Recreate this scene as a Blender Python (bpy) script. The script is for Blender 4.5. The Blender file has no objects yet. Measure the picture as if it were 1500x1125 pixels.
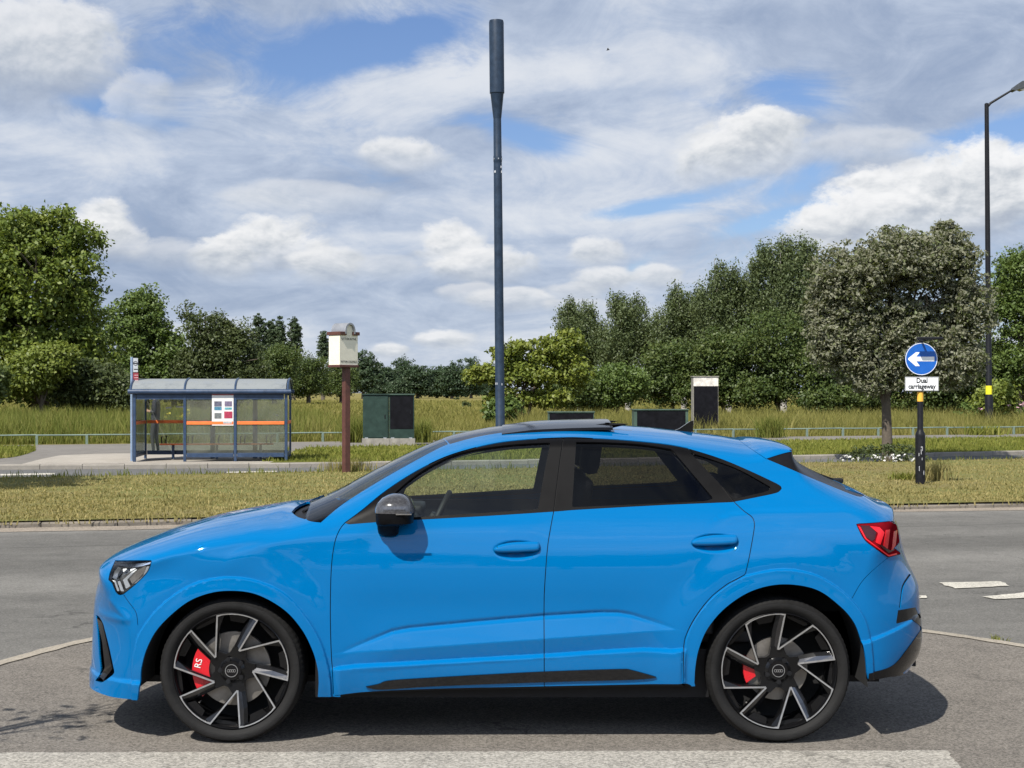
import bpy, bmesh, math, random
import numpy as np
from mathutils import Vector, Matrix
from mathutils.geometry import delaunay_2d_cdt

random.seed(7); RNG = np.random.default_rng(11)
SC = bpy.context.scene; COL = SC.collection
R = math.radians

# ------------------------------------------------------------------ camera
F, CX, CY, HZ = 2250.0, 750.0, 575.0, 1.72      # focal length in photo pixels, principal column, horizon row, eye height
cam = bpy.data.cameras.new('camera'); cam.lens = 54; cam.sensor_width = 36; cam.sensor_fit = 'HORIZONTAL'
cam.shift_y = 12.5/1500; cam.clip_start = .05; cam.clip_end = 6000
camo = bpy.data.objects.new('camera', cam); COL.objects.link(camo)
camo.location = (0, 0, HZ); camo.rotation_euler = (R(90), 0, 0); SC.camera = camo
SC.view_settings.view_transform = 'Standard'; SC.view_settings.look = 'None'
SC.view_settings.exposure = 0.45; SC.view_settings.gamma = 1
SC.cycles.max_bounces = 10; SC.cycles.transparent_max_bounces = 24
SC.cycles.caustics_reflective = False; SC.cycles.caustics_refractive = False

# ------------------------------------------------------------------ sun
TRAVEL = Vector((.42, .72, -1.0)).normalized()
sun = bpy.data.lights.new('sun', 'SUN'); sun.energy = 5.0; sun.angle = R(.53); sun.color = (1, .955, .88)
suno = bpy.data.objects.new('sun', sun); COL.objects.link(suno); suno.location = (-20, -28, 50)
suno.rotation_euler = TRAVEL.to_track_quat('-Z', 'Y').to_euler()

# ------------------------------------------------------------------ node helper
class NT:
    def __init__(s, nt): s.nt = nt; s.n = nt.nodes; s.l = nt.links
    def node(s, t, **kw):
        n = s.n.new(t)
        for k, v in kw.items(): setattr(n, k, v)
        return n
    def put(s, sock, v):
        if v is None: return
        if isinstance(v, bpy.types.NodeSocket): s.l.new(v, sock)
        else:
            if hasattr(sock.default_value, '__len__') and not hasattr(v, '__len__'): v = (v,)*len(sock.default_value)
            if hasattr(v, '__len__') and len(v) == 3 and len(sock.default_value) == 4: v = tuple(v)+(1,)
            sock.default_value = v
    def m(s, op, a, b=None, c=None):
        n = s.node('ShaderNodeMath', operation=op)
        for i, v in enumerate((a, b, c)): s.put(n.inputs[i], v)
        return n.outputs[0]
    def add(s, a, b): return s.m('ADD', a, b)
    def sub(s, a, b): return s.m('SUBTRACT', a, b)
    def mul(s, a, b): return s.m('MULTIPLY', a, b)
    def mx(s, a, b): return s.m('MAXIMUM', a, b)
    def mn(s, a, b): return s.m('MINIMUM', a, b)
    def ramp01(s, v, a, b):
        n = s.node('ShaderNodeMapRange', interpolation_type='SMOOTHSTEP')
        s.put(n.inputs[0], v); n.inputs[1].default_value = a; n.inputs[2].default_value = b
        return n.outputs[0]
    def lin(s, v, a, b, lo=0, hi=1):
        n = s.node('ShaderNodeMapRange'); s.put(n.inputs[0], v)
        n.inputs[1].default_value = a; n.inputs[2].default_value = b; n.inputs[3].default_value = lo; n.inputs[4].default_value = hi
        return n.outputs[0]
    def mix(s, f, a, b, blend='MIX'):
        n = s.node('ShaderNodeMix', data_type='RGBA', blend_type=blend)
        s.put(n.inputs[0], f); s.put(n.inputs[6], a); s.put(n.inputs[7], b); return n.outputs[2]
    def noise(s, vec, scale, detail=4, rough=.55, dist=0, w=None):
        n = s.node('ShaderNodeTexNoise')
        s.put(n.inputs['Vector'], vec); n.inputs['Scale'].default_value = scale; n.inputs['Detail'].default_value = detail
        n.inputs['Roughness'].default_value = rough; n.inputs['Distortion'].default_value = dist
        return n.outputs[0]
    def xyz(s, x, y, z):
        n = s.node('ShaderNodeCombineXYZ'); s.put(n.inputs[0], x); s.put(n.inputs[1], y); s.put(n.inputs[2], z); return n.outputs[0]
    def ramp(s, v, stops):
        n = s.node('ShaderNodeValToRGB'); cr = n.color_ramp
        while len(cr.elements) < len(stops): cr.elements.new(.5)
        for e, (p, c) in zip(cr.elements, stops): e.position = p; e.color = tuple(c)+(1,)
        s.put(n.inputs[0], v); return n.outputs[0]

# ------------------------------------------------------------------ sky: physical blue plus broken cloud, laid out by compass direction
world = bpy.data.worlds.new('World'); SC.world = world; world.use_nodes = True
w = NT(world.node_tree); w.n.clear()
tc = w.node('ShaderNodeTexCoord').outputs['Generated']
sp = w.node('ShaderNodeSeparateXYZ'); w.l.new(tc, sp.inputs[0]); dx, dy, dz = sp.outputs
sky = w.node('ShaderNodeTexSky', sky_type='NISHITA', sun_disc=False, sun_elevation=R(50.2), sun_rotation=R(210), air_density=1.0, dust_density=.6, ozone_density=2.2)
blue = w.mix(1.0, sky.outputs[0], (.085, .094, .118), 'MULTIPLY')
az = w.m('ARCTAN2', dx, dy)
el = w.m('ARCSINE', dz)
elp = w.mx(el, 0.0)
# perspective compression towards the horizon
hgt = w.m('POWER', w.add(elp, .02), .62)
def uv(su, sv, ou=0, ov=0): return w.xyz(w.add(w.mul(az, su), ou), w.add(w.mul(hgt, sv), ov), w.mul(dy, .6))
n_big = w.noise(uv(3.6, 7.5, 1.3, .4), 1.0, 7, .60, .55)
n_mid = w.noise(uv(12, 21, 4.7, 2.1), 1.0, 9, .66, .9)
n_fin = w.noise(uv(40, 52, .7, 8.3), 1.0, 9, .64, .25)
n_fin2 = w.noise(uv(40, 52, .7+.10, 8.3-.22), 1.0, 4, .6, .25)
n_puf = w.noise(uv(20, 26, 3.1, 5.3), 1.0, 6, .6, .3)
n_puf2 = w.noise(uv(20, 26, 3.1+.10, 5.3-.22), 1.0, 4, .6, .3)
relief = w.add(w.mul(w.sub(n_puf, n_puf2), 2.6), w.mul(w.sub(n_fin, n_fin2), 1.1))
def gblob(px, py, rx, ry, tilt=0):
    u0, v0 = math.atan((px-CX)/F), math.atan((CY-py)/F*math.cos(math.atan((px-CX)/F)))
    a = w.sub(az, u0); b = w.sub(el, v0)
    if tilt:
        c, s_ = math.cos(R(tilt)), math.sin(R(tilt))
        a, b = w.add(w.mul(a, c), w.mul(b, s_)), w.sub(w.mul(b, c), w.mul(a, s_))
    a = w.mul(a, F/rx); b = w.mul(b, F/ry)
    return a, b, w.add(w.mul(a, a), w.mul(b, b))
cov = w.add(w.mul(n_big, .58), w.mul(n_mid, .42))
for (px, py, rx, ry, t, k) in ((590, 55, 150, 34, 10, .30), (690, 90, 70, 26, 30, .16), (785, 205, 75, 20, -14, .24), (640, 178, 110, 14, 4, .10), (165, 162, 80, 14, -12, .20), (470, 95, 140, 50, 10, .12), (300, 45, 110, 40, 0, .06), (205, 120, 60, 30, 20, .10),
                               (930, 306, 90, 12, 8, .24), (1130, 322, 70, 12, 14, .24), (1190, 255, 60, 22, 20, .15), (1475, 195, 90, 42, 20, .28), (1150, 138, 70, 24, -25, .16), (1370, 215, 60, 26, 0, .12), (1085, 268, 60, 12, 10, .14),
                               (925, 395, 50, 14, 30, .12), (1180, 335, 60, 22, 0, .08), (245, 452, 30, 14, 0, .16), (800, 240, 60, 16, 0, .08), (1010, 145, 80, 16, -8, .06)):
    a, b, q = gblob(px, py, rx, ry, t)
    cov = w.sub(cov, w.mul(w.m('EXPONENT', w.mul(q, -1.0)), k))
for (px, py, rx, ry, t, k) in ((130, 420, 330, 90, 0, .10), (60, 230, 190, 50, -10, .14), (620, 115, 260, 24, 6, .05), (860, 340, 110, 18, 8, .05), (860, 70, 190, 60, 0, .10), (540, 300, 330, 60, 0, .10), (600, 460, 500, 70, 0, .10), (1050, 30, 400, 36, 0, .12), (900, 240, 140, 30, 6, .08), (420, 200, 160, 40, 0, .06)):
    a, b, q = gblob(px, py, rx, ry, t)
    cov = w.add(cov, w.mul(w.m('EXPONENT', w.mul(q, -1.0)), k))
veil = w.ramp01(cov, .31, .52)
veil = w.mx(veil, w.lin(el, 0.0, .09, .80, 0.0))
grey = w.noise(uv(5, 12, 9.1, 3.3), 1.0, 6, .58, .5)
bright = w.add(w.add(w.add(w.mul(grey, .5), w.mul(n_mid, .35)), w.mul(w.sub(n_fin, .5), .12)), w.lin(el, .01, .10, .055, 0.0))
for (px, py, rx, ry, t, k) in ((90, 215, 220, 36, -8, .10), (640, 118, 260, 26, 6, .10), (830, 330, 260, 18, 6, .07), (860, 110, 200, 40, 0, .07), (900, 225, 140, 26, 4, .08), (400, 290, 160, 20, 0, .06), (560, 345, 100, 8, 0, .05), (380, 255, 300, 26, 0, -.05), (300, 110, 150, 40, 0, -.06), (60, 110, 140, 60, 0, -.07), (1050, 25, 160, 26, 0, -.06), (250, 410, 250, 26, 0, -.06), (600, 420, 160, 20, 0, -.05)):
    a, b, q = gblob(px, py, rx, ry, t); bright = w.add(bright, w.mul(w.m('EXPONENT', w.mul(q, -1.0)), k))
veil_col = w.ramp(w.ramp01(bright, .26, .62), [(0, (.31, .39, .545)), (.5, (.50, .575, .71)), (1, (.77, .80, .85))])
col = w.mix(w.mul(veil, .94), blue, veil_col)
# heaped clouds: crisp sunlit tops that melt downwards into the layer
CUM = ((400, 358, 92, 42, 0, 1.0), (335, 378, 60, 36, 0, .9), (478, 388, 62, 30, 0, .85), (655, 362, 54, 36, 0, 1.0), (705, 388, 82, 28, 0, .95), (150, 328, 50, 38, 0, 1.0), (182, 352, 36, 30, 0, .8),
       (592, 225, 66, 28, 0, .85), (1085, 218, 110, 54, 10, .95), (1130, 190, 54, 34, 0, .9), (1350, 310, 200, 66, 9, 1.1), (1480, 272, 130, 66, 0, 1.15), (1210, 330, 64, 32, 0, 1.0), (1270, 215, 110, 30, -6, .5),
       (60, 70, 120, 85, 0, .8), (205, 150, 60, 42, 30, .5), (875, 370, 46, 24, 0, .8), (880, 410, 50, 20, 0, .85), (965, 405, 40, 20, 0, .75), (650, 497, 52, 14, 0, .85), (572, 514, 30, 14, 0, .9), (750, 440, 62, 18, 0, .75), (845, 430, 50, 20, 0, .6), (690, 430, 46, 16, 0, .55), (440, 290, 120, 24, 0, .45), (860, 450, 60, 14, 0, .45), (250, 372, 60, 24, 0, .5), (560, 392, 60, 20, 0, .45))
wob = w.add(w.add(w.mul(w.sub(n_puf, .5), 2.2), w.mul(w.sub(n_mid, .5), 1.2)), w.mul(w.sub(n_fin, .5), 2.0))
for (px, py, rx, ry, t, k) in CUM:
    a, b, q = gblob(px, py, rx, ry, t)
    mask = w.ramp01(w.add(q, wob), 1.30, .50)
    soft = w.mul(w.ramp01(w.add(q, w.mul(wob, .5)), 1.5, .0), .75)
    up_ = w.ramp01(w.add(b, w.mul(w.sub(n_mid, .5), 1.6)), -.55, .25)
    mask = w.mul(w.add(w.mul(mask, up_), w.mul(soft, w.sub(1.0, up_))), min(1, k))
    lit = w.add(w.add(w.add(w.mul(b, .50), .10), w.mul(a, -.10)), w.mul(relief, .85))
    hi = min(.96, .86*(.85+.15*k)+.06)
    cc = w.ramp(w.ramp01(lit, -.75, .70), [(0, (.42, .47, .56)), (.40, (.60, .64, .69)), (1, (hi, hi*1.005, hi*1.015))])
    col = w.mix(mask, col, cc)
# unseen sky gain added to shape car reflections: brighter low behind camera, dimmed overhead
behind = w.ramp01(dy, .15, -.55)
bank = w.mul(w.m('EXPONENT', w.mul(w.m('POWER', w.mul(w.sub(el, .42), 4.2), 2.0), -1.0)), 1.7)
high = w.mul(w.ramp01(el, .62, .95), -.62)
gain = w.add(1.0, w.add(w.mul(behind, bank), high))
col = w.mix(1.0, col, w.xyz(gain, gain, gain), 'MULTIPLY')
col = w.mix(w.lin(dz, 0, -.02, 0, 1), col, (.22, .22, .18))
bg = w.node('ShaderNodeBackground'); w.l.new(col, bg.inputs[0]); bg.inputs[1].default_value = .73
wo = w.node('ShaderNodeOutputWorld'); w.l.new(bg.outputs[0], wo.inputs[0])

# ------------------------------------------------------------------ materials
MATS = {}
def mat(name, col=(.5,.5,.5), rough=.6, metal=0, var=.12, vscale=6, bump=0, bscale=40, coat=0, spec=None, fn=None, coord='Object', trans=0):
    if name in MATS: return MATS[name]
    m = bpy.data.materials.new(name); m.use_nodes = True; t = NT(m.node_tree)
    p = t.n['Principled BSDF']; tcn = t.node('ShaderNodeTexCoord').outputs[coord]
    nz = t.noise(tcn, vscale, 5, .6)
    f = t.lin(nz, .25, .75, 1-var, 1+var)
    t.put(p.inputs['Base Color'], t.mix(1, col, t.xyz(f, f, f), 'MULTIPLY') if var else col)
    p.inputs['Roughness'].default_value = rough; p.inputs['Metallic'].default_value = metal
    if var and rough > .12: t.put(p.inputs['Roughness'], t.lin(nz, .2, .8, max(.02, rough-.08), min(1, rough+.08)))
    if coat: p.inputs['Coat Weight'].default_value = coat; p.inputs['Coat Roughness'].default_value = .015
    if spec is not None: p.inputs['Specular IOR Level'].default_value = spec
    if bump:
        b = t.node('ShaderNodeBump'); b.inputs['Strength'].default_value = bump; b.inputs['Distance'].default_value = .01
        t.put(b.inputs['Height'], t.noise(tcn, bscale, 6, .6)); t.l.new(b.outputs[0], p.inputs['Normal'])
    if fn: fn(t, p, tcn)
    MATS[name] = m; return m

def leafmat(name, stops, back=None, trans=.26, rough=.5, spec=.3):
    if name in MATS: return MATS[name]
    m = bpy.data.materials.new(name); m.use_nodes = True; t = NT(m.node_tree); p = t.n['Principled BSDF']
    g = t.node('ShaderNodeNewGeometry')
    tcn = t.node('ShaderNodeTexCoord').outputs['Object']
    v = t.add(t.mul(g.outputs['Random Per Island'], .32), t.mul(t.noise(tcn, .45, 4, .6), .70))
    c = t.ramp(v, [(q_, tuple(.90*k_ for k_ in c_)) for q_, c_ in stops])
    if back: c = t.mix(g.outputs['Backfacing'], c, back)
    t.put(p.inputs['Base Color'], c); p.inputs['Roughness'].default_value = rough; p.inputs['Specular IOR Level'].default_value = spec
    tr = t.node('ShaderNodeBsdfTranslucent'); t.put(tr.inputs[0], t.mix(1, c, (1.25, 1.25, .7), 'MULTIPLY'))
    mx = t.node('ShaderNodeMixShader'); mx.inputs[0].default_value = trans
    t.l.new(p.outputs[0], mx.inputs[1]); t.l.new(tr.outputs[0], mx.inputs[2]); t.l.new(mx.outputs[0], t.n['Material Output'].inputs[0])
    MATS[name] = m; return m

def glassmat(name, tint, rough=.0, ior=1.5, dirt=None, dirtamt=0, refl=1.2):
    if name in MATS: return MATS[name]
    m = bpy.data.materials.new(name); m.use_nodes = True; t = NT(m.node_tree); t.n.remove(t.n['Principled BSDF'])
    tr = t.node('ShaderNodeBsdfTransparent'); t.put(tr.inputs[0], tint)
    gl = t.node('ShaderNodeBsdfGlossy'); gl.inputs['Roughness'].default_value = rough; t.put(gl.inputs[0], (1, 1, 1))
    fr = t.node('ShaderNodeFresnel'); fr.inputs[0].default_value = ior
    mx = t.node('ShaderNodeMixShader'); t.put(mx.inputs[0], t.mul(fr.outputs[0], refl)); t.l.new(tr.outputs[0], mx.inputs[1]); t.l.new(gl.outputs[0], mx.inputs[2])
    out = mx
    if dirt:
        d = t.node('ShaderNodeBsdfDiffuse'); t.put(d.inputs[0], dirt)
        tcn = t.node('ShaderNodeTexCoord').outputs['Object']
        nz = t.lin(t.noise(tcn, 2.2, 6, .65), .3, .75, dirtamt*.55, dirtamt*1.5)
        m2 = t.node('ShaderNodeMixShader'); t.put(m2.inputs[0], nz); t.l.new(mx.outputs[0], m2.inputs[1]); t.l.new(d.outputs[0], m2.inputs[2]); out = m2
    t.l.new(out.outputs[0], t.n['Material Output'].inputs[0]); MATS[name] = m; return m

# ------------------------------------------------------------------ object helpers
def props(o, label=None, cat=None, group=None, kind=None):
    if label: o['label'] = label
    if cat: o['category'] = cat
    if group: o['group'] = group
    if kind: o['kind'] = kind
    return o
def thing(name, label, cat, loc=(0,0,0), rz=0, group=None):
    o = bpy.data.objects.new(name, None); COL.objects.link(o); o.empty_display_size = .2
    o.location = loc; o.rotation_euler = (0, 0, rz); return props(o, label, cat, group)
def meshobj(name, verts, faces, m, parent=None, smooth=False, mats=None, fmat=None):
    """numpy verts (n,3) and faces either (k,3|4) array or list of lists -> ONE mesh object"""
    me = bpy.data.meshes.new(name); verts = np.asarray(verts, np.float32)
    if isinstance(faces, np.ndarray) and faces.ndim == 2:
        k = faces.shape[1]; me.vertices.add(len(verts)); me.vertices.foreach_set('co', verts.ravel())
        me.loops.add(faces.size); me.loops.foreach_set('vertex_index', faces.ravel().astype(np.int32))
        me.polygons.add(len(faces)); me.polygons.foreach_set('loop_start', np.arange(0, faces.size, k, dtype=np.int32))
    else:
        me.from_pydata([tuple(map(float, v)) for v in verts], [], [list(map(int, f)) for f in faces])
    for x in (mats or [m]): me.materials.append(x)
    if fmat is not None: me.polygons.foreach_set('material_index', np.asarray(fmat, np.int32))
    if smooth: me.polygons.foreach_set('use_smooth', np.ones(len(me.polygons), bool))
    me.update(calc_edges=True); me.validate()
    o = bpy.data.objects.new(name, me); COL.objects.link(o)
    if parent: o.parent = parent
    return o
class MB:
    """collects simple solids into one mesh"""
    def __init__(s): s.v = []; s.f = []
    def raw(s, v, f):
        b = len(s.v); s.v += [tuple(map(float, q)) for q in v]; s.f += [[b+i for i in q] for q in f]; return s
    def box(s, c, d, rz=0, ch=0.0):
        x, y, z = d[0]/2, d[1]/2, d[2]/2; co, si = math.cos(rz), math.sin(rz)
        b = bmesh.new(); bmesh.ops.create_cube(b, size=1)
        bmesh.ops.scale(b, vec=d, verts=b.verts)
        if ch: bmesh.ops.bevel(b, geom=b.edges[:], offset=ch, segments=2, profile=.6, affect='EDGES')
        b.verts.index_update()
        s.raw([(c[0]+v.co.x*co-v.co.y*si, c[1]+v.co.x*si+v.co.y*co, c[2]+v.co.z) for v in b.verts], [[q.index for q in f.verts] for f in b.faces]); b.free(); return s
    def tube(s, pts, rad, n=10, cap=True):
        pts = [Vector(p) for p in pts]; rad = rad if hasattr(rad, '__len__') else [rad]*len(pts); rings = []; up = None
        for i, p in enumerate(pts):
            t = (pts[min(i+1, len(pts)-1)]-pts[max(i-1, 0)]).normalized()
            if up is None: up = Vector((1,0,0)) if abs(t.x) < .9 else Vector((0,1,0))
            a = t.cross(up).normalized(); b = a.cross(t).normalized(); up = b
            rings.append([p+a*(rad[i]*math.cos(2*math.pi*k/n))+b*(rad[i]*math.sin(2*math.pi*k/n)) for k in range(n)])
        v = [q for r in rings for q in r]; f = []
        for i in range(len(pts)-1):
            for k in range(n): f.append([i*n+k, i*n+(k+1) % n, (i+1)*n+(k+1) % n, (i+1)*n+k])
        if cap: f += [list(range(n))[::-1], [(len(pts)-1)*n+k for k in range(n)]]
        return s.raw(v, f)
    def lathe(s, prof, n=32, axis='z', c=(0,0,0)):
        v = []; f = []
        for (r, h) in prof:
            for k in range(n):
                a = 2*math.pi*k/n; x, y = r*math.cos(a), r*math.sin(a)
                q = (x, y, h) if axis == 'z' else (x, h, y)
                v.append((q[0]+c[0], q[1]+c[1], q[2]+c[2]))
        for i in range(len(prof)-1):
            for k in range(n):
                q = [i*n+k, i*n+(k+1) % n, (i+1)*n+(k+1) % n, (i+1)*n+k]; f.append(q if axis == 'z' else q[::-1])
        return s.raw(v, f)
    def prism(s, poly, y0, y1, plane='xz'):
        """extrude a polygon given in xz (along y), xy (along z) or yz (along x)"""
        n = len(poly)
        def P(q, h): return {'xz': (q[0], h, q[1]), 'xy': (q[0], q[1], h), 'yz': (h, q[0], q[1])}[plane]
        v = [P(q, y0) for q in poly]+[P(q, y1) for q in poly]
        f = [list(range(n)), [n+i for i in range(n)][::-1]]+[[i, n+i, n+(i+1) % n, (i+1) % n] for i in range(n)]
        return s.raw(v, f)
    def build(s, name, m, parent=None, smooth=False, angle=40):
        o = meshobj(name, s.v, s.f, m, parent)
        bm = bmesh.new(); bm.from_mesh(o.data); bmesh.ops.recalc_face_normals(bm, faces=bm.faces); bm.to_mesh(o.data); bm.free()
        if smooth: o.data.set_sharp_from_angle(angle=R(angle)) if False else smooth_angle(o.data, angle)
        return o
def smooth_angle(me, angle=40):
    me.polygons.foreach_set('use_smooth', np.ones(len(me.polygons), bool)); me.set_sharp_from_angle(angle=R(angle))
def text_mesh(name, body, size, m, parent, loc, rot, extrude=.001, align='CENTER', sx=1.0, bold=0.0):
    cu = bpy.data.curves.new(name, 'FONT'); cu.body = body; cu.size = size; cu.extrude = extrude; cu.align_x = align; cu.align_y = 'CENTER'; cu.resolution_u = 3; cu.offset = bold
    tmp = bpy.data.objects.new('tmp', cu); COL.objects.link(tmp); bpy.context.view_layer.update()
    me = bpy.data.meshes.new_from_object(tmp.evaluated_get(bpy.context.evaluated_depsgraph_get())); bpy.data.objects.remove(tmp); bpy.data.curves.remove(cu)
    me.name = name; me.materials.clear(); me.materials.append(m)
    o = bpy.data.objects.new(name, me); COL.objects.link(o); o.parent = parent; o.location = loc; o.rotation_euler = rot; o.scale = (sx, 1, 1); return o
def gp(px, py, z=0.0):
    """where the photograph's ground point (px,py) lies on the level z"""
    Y = F*(HZ-z)/(py-CY); return ((px-CX)*Y/F, Y)
def up(px, py, Y): return ((px-CX)*Y/F, Y, HZ-(py-CY)*Y/F)
# ================================================================== GROUND
def asphalt_fn(col, chip, chipcol, bands=False, amt=.25, wear=False):
    col = tuple(.80*k for k in col); chipcol = tuple(.85*k for k in chipcol)
    def fn(t, p, c):
        big = t.noise(c, .35, 5, .6); mid = t.noise(c, 3.0, 5, .65); fine = t.noise(c, 62, 5, .8); sp = t.noise(c, 95, 4, .85)
        vo = t.node('ShaderNodeTexVoronoi'); vo.inputs['Scale'].default_value = 95; t.l.new(c, vo.inputs['Vector']); vs = t.node('ShaderNodeSeparateColor'); t.l.new(vo.outputs['Color'], vs.inputs[0])
        f = t.add(t.add(t.lin(big, .3, .7, .90, 1.10), t.lin(mid, .3, .7, -.13, .13)), t.add(t.lin(fine, .36, .64, -amt*.6, amt*.6), t.lin(vs.outputs[0], 0, 1, -amt, amt)))
        if bands:
            s = t.node('ShaderNodeSeparateXYZ'); t.l.new(c, s.inputs[0])
            wav = t.noise(t.xyz(t.mul(s.outputs[0], .06), s.outputs[1], 0), .55, 4, .6)
            f = t.mul(f, t.lin(wav, .3, .7, .80, 1.18))
            for (y, wd, k) in bands:
                d = t.m('ABSOLUTE', t.sub(t.add(s.outputs[1], t.lin(t.noise(c, .5, 3), 0, 1, -.12, .12)), y))
                f = t.mul(f, t.lin(d, wd*.4, wd, k, 1))
        base = t.mix(1, col, t.xyz(f, f, f), 'MULTIPLY')
        base = t.mix(t.mul(t.ramp01(sp, .57, .66), chip), base, chipcol)
        base = t.mix(t.mul(t.ramp01(t.noise(c, 60, 3, .8), .40, .30), .55), base, tuple(x*.45 for x in col))
        if wear:
            wv = t.node('ShaderNodeVectorMath', operation='ADD'); t.l.new(c, wv.inputs[0]); nn_ = t.noise(c, 1.1, 5, .6); t.put(wv.inputs[1], t.xyz(t.mul(nn_, 1.3), t.mul(t.noise(c, 1.4, 5, .6), 1.3), 0))
            cr = t.node('ShaderNodeTexVoronoi', feature='DISTANCE_TO_EDGE'); cr.inputs['Scale'].default_value = .34; t.l.new(wv.outputs[0], cr.inputs['Vector'])
            crack = t.mul(t.ramp01(cr.outputs['Distance'], .007, .001), t.ramp01(t.noise(c, .6, 3, .6), .46, .60))
            stain = t.mul(t.ramp01(t.noise(c, .9, 5, .62), .57, .72), .38)
            base = t.mix(t.mul(crack, .6), base, tuple(k*.3 for k in col)); base = t.mix(stain, base, tuple(k*.5 for k in col))
        t.put(p.inputs['Base Color'], base); p.inputs['Roughness'].default_value = .9; p.inputs['Specular IOR Level'].default_value = .25
        b = t.node('ShaderNodeBump'); b.inputs['Strength'].default_value = .55; b.inputs['Distance'].default_value = .006
        t.put(b.inputs['Height'], t.add(fine, sp)); t.l.new(b.outputs[0], p.inputs['Normal'])
    return fn
def grass_fn(stops, sc=1.2):
    stops = [(q_, tuple(.86*k for k in c_)) for q_, c_ in stops]
    def fn(t, p, c):
        v = t.add(t.mul(t.noise(c, .22*sc, 5, .6), .5), t.add(t.mul(t.noise(c, 2.5*sc, 5, .65), .3), t.mul(t.noise(c, 24*sc, 4, .7), .3)))
        t.put(p.inputs['Base Color'], t.ramp(v, stops)); p.inputs['Roughness'].default_value = .95; p.inputs['Specular IOR Level'].default_value = .1
        b = t.node('ShaderNodeBump'); b.inputs['Strength'].default_value = .8; b.inputs['Distance'].default_value = .05
        t.put(b.inputs['Height'], t.noise(c, 14*sc, 5, .7)); t.l.new(b.outputs[0], p.inputs['Normal'])
    return fn
M_fore = mat('forecourt_asphalt', fn=asphalt_fn((.182, .164, .142), .8, (.50, .45, .39), amt=.40, wear=True), var=0)
M_road = mat('road_asphalt', fn=asphalt_fn((.155, .149, .136), .35, (.40, .39, .36), bands=((-2.6, .07, .74), (-6.2, 1.1, 1.18), (-.55, .5, 1.22), (-4.6, 1.0, .9)), amt=.26, wear=True), var=0)
M_road2 = mat('far_road_asphalt', fn=asphalt_fn((.140, .140, .138), .2, (.3, .3, .3), amt=.12), var=0)
M_path = mat('footpath_asphalt', fn=asphalt_fn((.215, .20, .18), .2, (.35, .33, .3), amt=.12), var=0)
M_conc = mat('pale_concrete', fn=asphalt_fn((.40, .365, .315), .3, (.5, .47, .42), amt=.12), var=0)
M_kerb = mat('kerb_stone', (.235, .215, .185), .9, var=.22, vscale=3, bump=.5, bscale=30)
M_strip = mat('edging_strip', fn=asphalt_fn((.36, .32, .26), .4, (.55, .5, .44), amt=.2), var=0)
M_grit = mat('verge_grit', fn=asphalt_fn((.30, .255, .205), .8, (.5, .46, .4), amt=.45), var=0)

def edge(a, b, z):
    """world line through two photo points at level z -> function x -> y"""
    (x0, y0), (x1, y1) = gp(*a, z), gp(*b, z); k = (y1-y0)/(x1-x0)
    return lambda x: y0+k*(x-x0)
E_near = edge((0, 763), (1500, 733.5), .09)       # verge, near kerb
E_vfar = edge((0, 699), (1500, 671.5), .09)       # verge, far side
def edges(pts, z):
    q = [gp(*p, z) for p in pts]; X = [a for a, _ in q]; Y = [b for _, b in q]
    def f(x):
        i = 0 if x < X[1] else min(len(X)-2, max(i for i in range(len(X)) if X[i] <= x)); return Y[i]+(Y[i+1]-Y[i])*(x-X[i])/(X[i+1]-X[i])
    return f
E_kerb2 = edges([(0, 681.2), (430, 678.4), (1207, 666.6), (1500, 660.5)], .10)      # far kerb
E_pfront = edge((420, 656), (1500, 640), .10)     # footpath near edge
E_pback = edge((0, 652), (1500, 635.5), .10)      # footpath far edge
def band(name, f0, f1, z, m, x0=-160, x1=220, n=96, kind='structure', ang=None, wob=0.0):
    xs = np.linspace(x0, x1, n); v = []; rr = np.random.default_rng(5)
    for x in xs:
        v += [(x, f0(x)+rr.normal()*wob, z), (x, f1(x)+rr.normal()*wob, z)]
    v = np.array(v)
    if ang is not None:                               # local x runs along the road
        o0 = np.array([0, f1(0), 0]); c, s = math.cos(-ang), math.sin(-ang); q = v-o0
        v = np.stack([q[:,0]*c-q[:,1]*s, q[:,0]*s+q[:,1]*c, q[:,2]], 1)
    f = np.array([[2*i, 2*i+2, 2*i+3, 2*i+1] for i in range(n-1)])
    o = meshobj(name, v, f, m)
    if ang is not None: o.location = (0, f1(0), 0); o.rotation_euler = (0, 0, ang)
    return props(o, kind=kind)
ANG = math.atan((E_near(10)-E_near(0))/10)
G_base = mat('meadow_soil', fn=grass_fn([(.22, (.115, .108, .034)), (.42, (.17, .152, .047)), (.6, (.225, .195, .064)), (.78, (.28, .235, .09))], .35), var=0)
def plane(name, x0, x1, y0, y1, z, m):
    return props(meshobj(name, [(x0,y0,z),(x1,y0,z),(x1,y1,z),(x0,y1,z)], np.array([[0,1,2,3]]), m), kind='structure')
plane('ground', -2500, 2500, -1500, 4000, -.06, G_base)
# forecourt: everything on the near side of the flush edging strip
STRIP = [(-9.0, 2.0), (-5.6, 4.4), (-4.3, 6.6), (-3.62, 8.5), (-3.25, 9.75), (-2.92, 10.69), (-2.3, 11.55), (-1.2, 12.1), (.2, 12.3), (1.5, 12.0), (2.3, 11.55), (2.96, 11.06), (3.46, 10.42), (3.95, 9.7), (4.6, 8.6), (6.0, 6.6), (9.5, 3.5)]
def smooth_poly(pts, n=8):
    P = [Vector(p+(0,) if len(p) == 2 else p) for p in pts]; out = []
    for i in range(len(P)-1):
        a, b, c, d = P[max(i-1,0)], P[i], P[i+1], P[min(i+2, len(P)-1)]
        for k in range(n):
            t = k/n; out.append(.5*((2*b)+(c-a)*t+(2*a-5*b+4*c-d)*t*t+(3*b-a-3*c+d)*t**3))
    out.append(P[-1]); return out
SP = smooth_poly(STRIP)
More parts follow.
